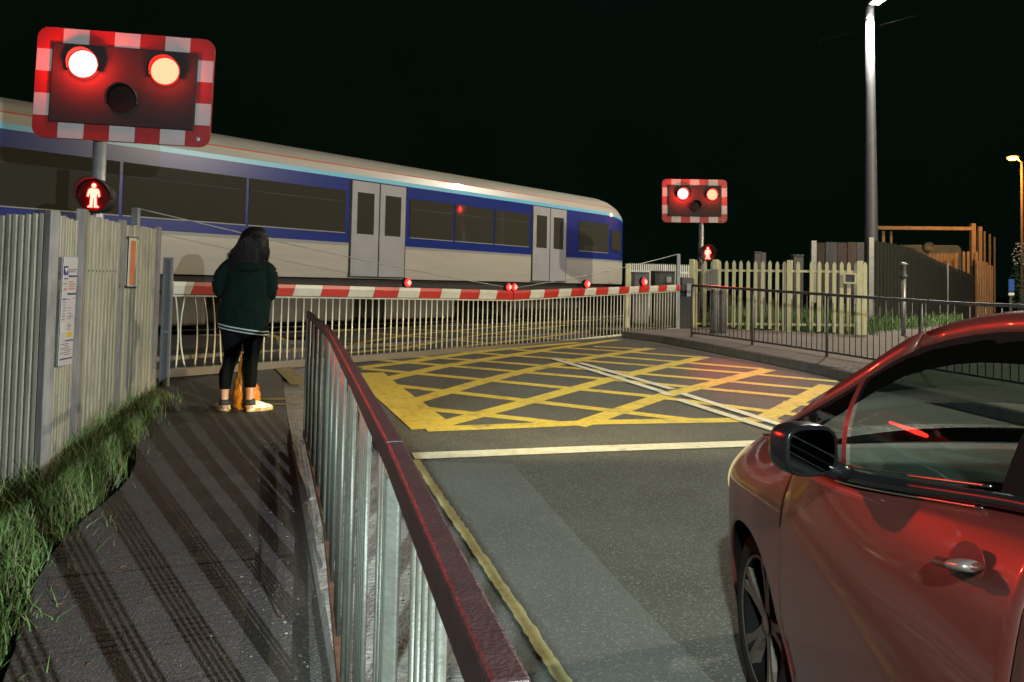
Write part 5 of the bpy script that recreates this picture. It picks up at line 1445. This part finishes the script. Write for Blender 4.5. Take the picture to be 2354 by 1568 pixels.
rad = {'pelvis': .085, 'belly': .125, 'chest': .14, 'neck0': .065, 'neck': .05, 'head': .088, 'crown': .080, 'hipL': .055, 'kneeL': .056, 'calfL': .052, 'ankL': .036, 'heelL': .036, 'ballL': .03,
       'hipR': .055, 'kneeR': .056, 'calfR': .052, 'ankR': .036, 'heelR': .036, 'ballR': .03, 'shL': .062, 'elL': .042, 'wrL': .027, 'shR': .062, 'elR': .042, 'wrR': .027, 'nose': .012, 'chin': .035, 'palmL': .034, 'palmR': .034}
E_ = [('pelvis', 'belly'), ('belly', 'chest'), ('chest', 'neck0'), ('neck0', 'neck'), ('neck', 'head'), ('head', 'crown'), ('head', 'nose'), ('head', 'chin'), ('pelvis', 'hipL'), ('hipL', 'kneeL'), ('kneeL', 'calfL'), ('calfL', 'ankL'), ('ankL', 'heelL'), ('heelL', 'ballL'),
      ('pelvis', 'hipR'), ('hipR', 'kneeR'), ('kneeR', 'calfR'), ('calfR', 'ankR'), ('ankR', 'heelR'), ('heelR', 'ballR'), ('chest', 'shL'), ('shL', 'elL'), ('elL', 'wrL'), ('wrL', 'palmL'), ('chest', 'shR'), ('shR', 'elR'), ('elR', 'wrR'), ('wrR', 'palmR')]
for sfx, sg_ in (('L', 1), ('R', -1)):
    base = J['palm' + sfx]
    for k in range(4):
        a = 'f%d%s' % (k, sfx); b = 'g%d%s' % (k, sfx); c = 'h%d%s' % (k, sfx)
        ln = (.034, .038, .036, .028)[k]
        J[a] = base + Vector((sg_ * .03, .012, .028 - .019 * k)); J[b] = J[a] + Vector((sg_ * ln, .012, .0)); J[c] = J[b] + Vector((sg_ * .012, -.024, 0))
        rad[a] = .0085; rad[b] = .008; rad[c] = .0065; E_ += [('palm' + sfx, a), (a, b), (b, c)]
    a, b = 't%s' % sfx, 'u%s' % sfx
    J[a] = base + Vector((0, -.02, .035)); J[b] = J[a] + Vector((sg_ * .022, -.008, .024)); rad[a] = .010; rad[b] = .0085; E_ += [('palm' + sfx, a), (a, b)]
ks = list(J); me = bpy.data.meshes.new('body'); me.from_pydata([tuple(J[k] - man.location) for k in ks], [(ks.index(a), ks.index(b)) for a, b in E_], [])
me.materials.append(skin)
body = bpy.data.objects.new('body', me); COL.objects.link(body); body.parent = man
sk = body.modifiers.new('skin', 'SKIN'); sk.use_smooth_shade = True
for i, k in enumerate(ks):
    v = me.skin_vertices[0].data[i]; v.radius = (rad[k], rad[k]); v.use_root = (k == 'pelvis')
ss_ = body.modifiers.new('sub', 'SUBSURF'); ss_.levels = 2; ss_.render_levels = 2
def erings(spec, n=28, yk=1.0, tilt=0.0, wob=0.0):
    out = []
    for (cy, cx, hw, dep, dy) in spec:
        c = Q(cx, cy, dy); r = []
        for k in range(n):
            a = 2 * PI * k / n; ww = 1 + wob * math.sin(a * 5 + cy * .021) + wob * .6 * math.sin(a * 9 - cy * .03)
            x = hw * U * math.cos(a) * ww; y = dep * math.sin(a) * ww
            tl = tilt * smooth((cy - 400) / 450)
            r.append(c + Vector((x, y, -tl * x)))
        out.append(r)
    return out
def densify(spec, m=3):
    out = []
    for j in range(len(spec[0])): pass
    ys_ = [s[0] for s in spec]
    for a, b in zip(spec, spec[1:]):
        for k in range(m):
            cy = a[0] + (b[0] - a[0]) * k / m
            out.append((cy,) + tuple(spl([(s[0], s[j]) for s in spec], cy) for j in range(1, 5)))
    return out + [spec[-1]]
legm = mat('black_leggings', (.003, .005, .006), .85, var=.2, spec=.08)
for nm, spec in (('L', [(850, 262, 95, .125, 0), (900, 254, 84, .11, 0), (1000, 250, 65, .09, .02), (1060, 243, 58, .075, .03), (1110, 230, 49, .068, .025), (1180, 213, 51, .07, -.015), (1250, 205, 45, .058, -.015), (1305, 202, 39, .05, -.01)]),
                 ('R', [(850, 402, 95, .125, 0), (900, 408, 84, .11, 0), (1000, 399, 64, .09, .02), (1080, 389, 53, .072, .03), (1150, 390, 53, .07, -.01), (1220, 394, 47, .058, -.015), (1292, 391, 41, .05, -.01)])):
    bm = new(); loft(bm, erings(densify(spec), 24, wob=.012)); obj('legging', bm, legm, man, True)
jm = mat('dark_green_jacket', (.0035, .0125, .009), .9, var=.35, vscale=18, bump=.9, bscale=9, spec=.10, stretch=(1, 1, .6))
jspec = [(318, 410, 50, .06, 0), (335, 404, 80, .08, 0), (355, 398, 128, .10, 0), (385, 393, 158, .115, 0), (430, 388, 170, .13, 0), (520, 375, 172, .145, 0), (620, 358, 180, .155, .0), (720, 348, 187, .16, .0), (800, 338, 186, .165, 0), (845, 333, 186, .165, 0), (885, 331, 178, .155, 0)]
bm = new(); loft(bm, erings(densify(jspec, 4), 48, tilt=.16, wob=.026), cap=True); jk = obj('jacket', bm, jm, man, True)
for cy0, cy1 in ((838, 848), (862, 871)):
    bm = new(); loft(bm, erings([(cy, 333, 189, .168, 0) for cy in (cy0, (cy0 + cy1) / 2, cy1)], 48, tilt=.16, wob=.018), cap=False); obj('hem_stripe', bm, mat('grey_stripe', (.30, .36, .36), .7), jk, True)
def sleeve(pts):
    P = [Q(x, y, d) for x, y, d, r in pts]; r = [q[3] * U for q in pts]; PP_, rr = [], []
    for i in range(len(P) - 1):
        for k in range(4):
            t = k / 4; PP_.append(P[i].lerp(P[i + 1], t)); rr.append(r[i] + (r[i + 1] - r[i]) * t + random.uniform(-.003, .003))
    PP_.append(P[-1]); rr.append(r[-1])
    for _ in range(2): PP_ = [PP_[0]] + [(a + b * 2 + c) / 4 for a, b, c in zip(PP_, PP_[1:], PP_[2:])] + [PP_[-1]]
    bm = new(); tube(bm, PP_, rr, 18); return obj('sleeve', bm, jm, jk, True)
sleeve([(300, 375, 0, 55), (238, 385, 0, 62), (190, 440, .0, 64), (160, 510, .01, 62), (158, 570, .03, 56), (190, 600, .12, 50), (245, 575, .24, 40)])
sleeve([(480, 390, 0, 50), (530, 415, 0, 55), (543, 470, .0, 56), (540, 545, .01, 54), (530, 600, .03, 50), (500, 610, .12, 46), (450, 580, .24, 38)])
bm = superell(Q(402, 392, -.10), 105 * U, .075, 42 * U, .9); obj('hood', bm, jm, jk, True)
# hair: a full mass plus loose strands
hm = mat('dark_brown_hair', (.005, .0035, .003), .6, var=.5, vscale=30, stretch=(8, 8, .8), spec=.22)
hs = [(88, 431, 8, .02, 0), (93, 430, 36, .05, 0), (108, 428, 62, .08, .0), (140, 424, 86, .105, .0), (185, 418, 101, .115, -.005), (235, 412, 112, .115, -.015), (290, 396, 130, .10, -.03), (340, 390, 128, .09, -.05), (390, 392, 108, .075, -.07), (430, 398, 74, .05, -.085), (468, 402, 26, .025, -.09)]
bm = new(); loft(bm, erings(densify(hs, 4), 40, wob=.045)); 
for k in range(520):
    a = random.uniform(PI * .95, 2.05 * PI); pts, rr = [], []
    e = random.uniform(300, 480); j1, j2 = random.uniform(-.05, .05), random.uniform(-38, 20); w1, w2 = random.uniform(0, 6), random.uniform(1, 6)
    for i in range(13):
        i = i * 8 / 12; cy = 95 + (e - 95) * i / 8; f = lambda j: spl([(s[0], s[j]) for s in hs], min(cy, 455))
        aa = a + j1 * i; kk = 1.0 + .035 * random.random() + (.02 * max(0, i - 6))
        pts.append(Q(f(1) + f(2) * math.cos(aa) * kk + j2 * (i / 8) ** 2 + w2 * math.sin(w1 + i * 1.5) * i / 8, cy, f(4) + f(3) * math.sin(aa) * kk)); rr.append(.0055 * (1 - .75 * i / 8))
    tube(bm, pts, rr, 4, cap=False)
for (pts) in ([(300, 270), (270, 283), (240, 292), (205, 290)], [(310, 285), (275, 298), (235, 297), (215, 284)], [(520, 330), (532, 345), (542, 362)], [(350, 120), (335, 128), (322, 142)]):
    tube(bm, [Q(x, y, -.02) for x, y in pts], [.004, .003, .002, .001][:len(pts)], 4)
obj('hair', bm, hm, man, True)
shoe_m = mat('white_trainer', (.80, .78, .72), .55, var=.2, vscale=12); sole_m = mat('tan_sole', (.42, .33, .16), .7, var=.4, vscale=15)
sock_m = mat('dark_sock', (.02, .022, .025), .8)
def shoe(hx, ang, zf, ank):
    h = Q(hx, 1470, 0); h.z = zf; d = Vector((math.sin(ang), math.cos(ang), 0)); n = Vector((d.y, -d.x, 0)); Ls = .255
    prof_ = [(-.014, .020, .070), (.0, .036, .092), (.04, .041, .104), (.09, .041, .100), (.13, .044, .084), (.17, .047, .070), (.21, .040, .058), (.236, .018, .040)]
    bm = new(); rows = []
    for (x, w, hh) in prof_:
        c = h + d * x; rows.append([c + n * w * math.cos(t) * (1 if math.sin(t) < .3 else .85) + Vector((0, 0, .018 + max(0, math.sin(t)) ** .8 * (hh - .018))) for t in [2 * PI * k / 20 for k in range(20)]])
    loft(bm, rows); so = obj('shoe', bm, shoe_m, man, True)
    bm = new(); out = []
    for t in [2 * PI * k / 28 for k in range(28)]:
        x = .112 + .130 * math.cos(t); w = (.049 if math.cos(t) > -.2 else .044) * math.copysign(abs(math.sin(t)) ** .75, math.sin(t)); out.append(h + d * x + n * w + Vector((0, 0, .002)))
    prism(bm, out, (0, 0, .030)); obj('sole', bm, sole_m, so)
    bm = new(); a = Q(ank, 1384, -.012); b = Q(ank, 1425, -.012); tube(bm, [b, a.lerp(b, .5), a], [.056, .053, .050], 16); obj('sock', bm, sock_m, man, True)
shoe(215, R(-42), ZF, 202); shoe(372, R(50), ZF, 388)

# ---------------------------------------------------------------- orange carrier bag between the feet
bc = Q(325, 1470, .13); bc.z = zpath(bc.x, bc.y)
bag = thing('carrier_bag', 'crumpled translucent orange plastic carrier bag standing between the white trainers', 'plastic bag', bc)
om = mat('orange_plastic', (.75, .25, .015), .22, var=.35, vscale=16, coat=.4, bump=1.0, bscale=22)
om.node_tree.nodes['Principled BSDF'].inputs['Transmission Weight'].default_value = .25
bsp = densify([(1085, 318, 22, .03, .10), (1130, 315, 32, .05, .11), (1200, 313, 48, .07, .12), (1280, 318, 78, .095, .13), (1350, 326, 98, .11, .13), (1420, 328, 100, .115, .13), (1462, 326, 92, .10, .13), (1476, 326, 70, .08, .13)], 5)
bm = new(); rr = erings(bsp, 44, wob=.0)
for i, r in enumerate(rr):
    c = sum(r, Vector()) / len(r); t = i / len(rr)
    for k in range(len(r)):
        a = 2 * PI * k / len(r); f = 1 + .10 * (1 - t) * math.sin(a * 11 + i * .15) + .05 * math.sin(a * 5 + i * .7) + .045 * math.sin(a * 17 - i * 1.1) + random.uniform(-.010, .010); r[k] = c + (r[k] - c) * f
loft(bm, rr); bo = obj('sack', bm, om, bag, True)
for sx in (-14, 16):
    bm = new(); pts = [Q(318 + sx + 9 * math.cos(t), 1092 - 46 * math.sin(t), .10 + sx * .001) for t in [PI * k / 10 for k in range(11)]]; tube(bm, pts, .010, 6, ry=[.003] * 11); obj('handle', bm, om, bag, True)
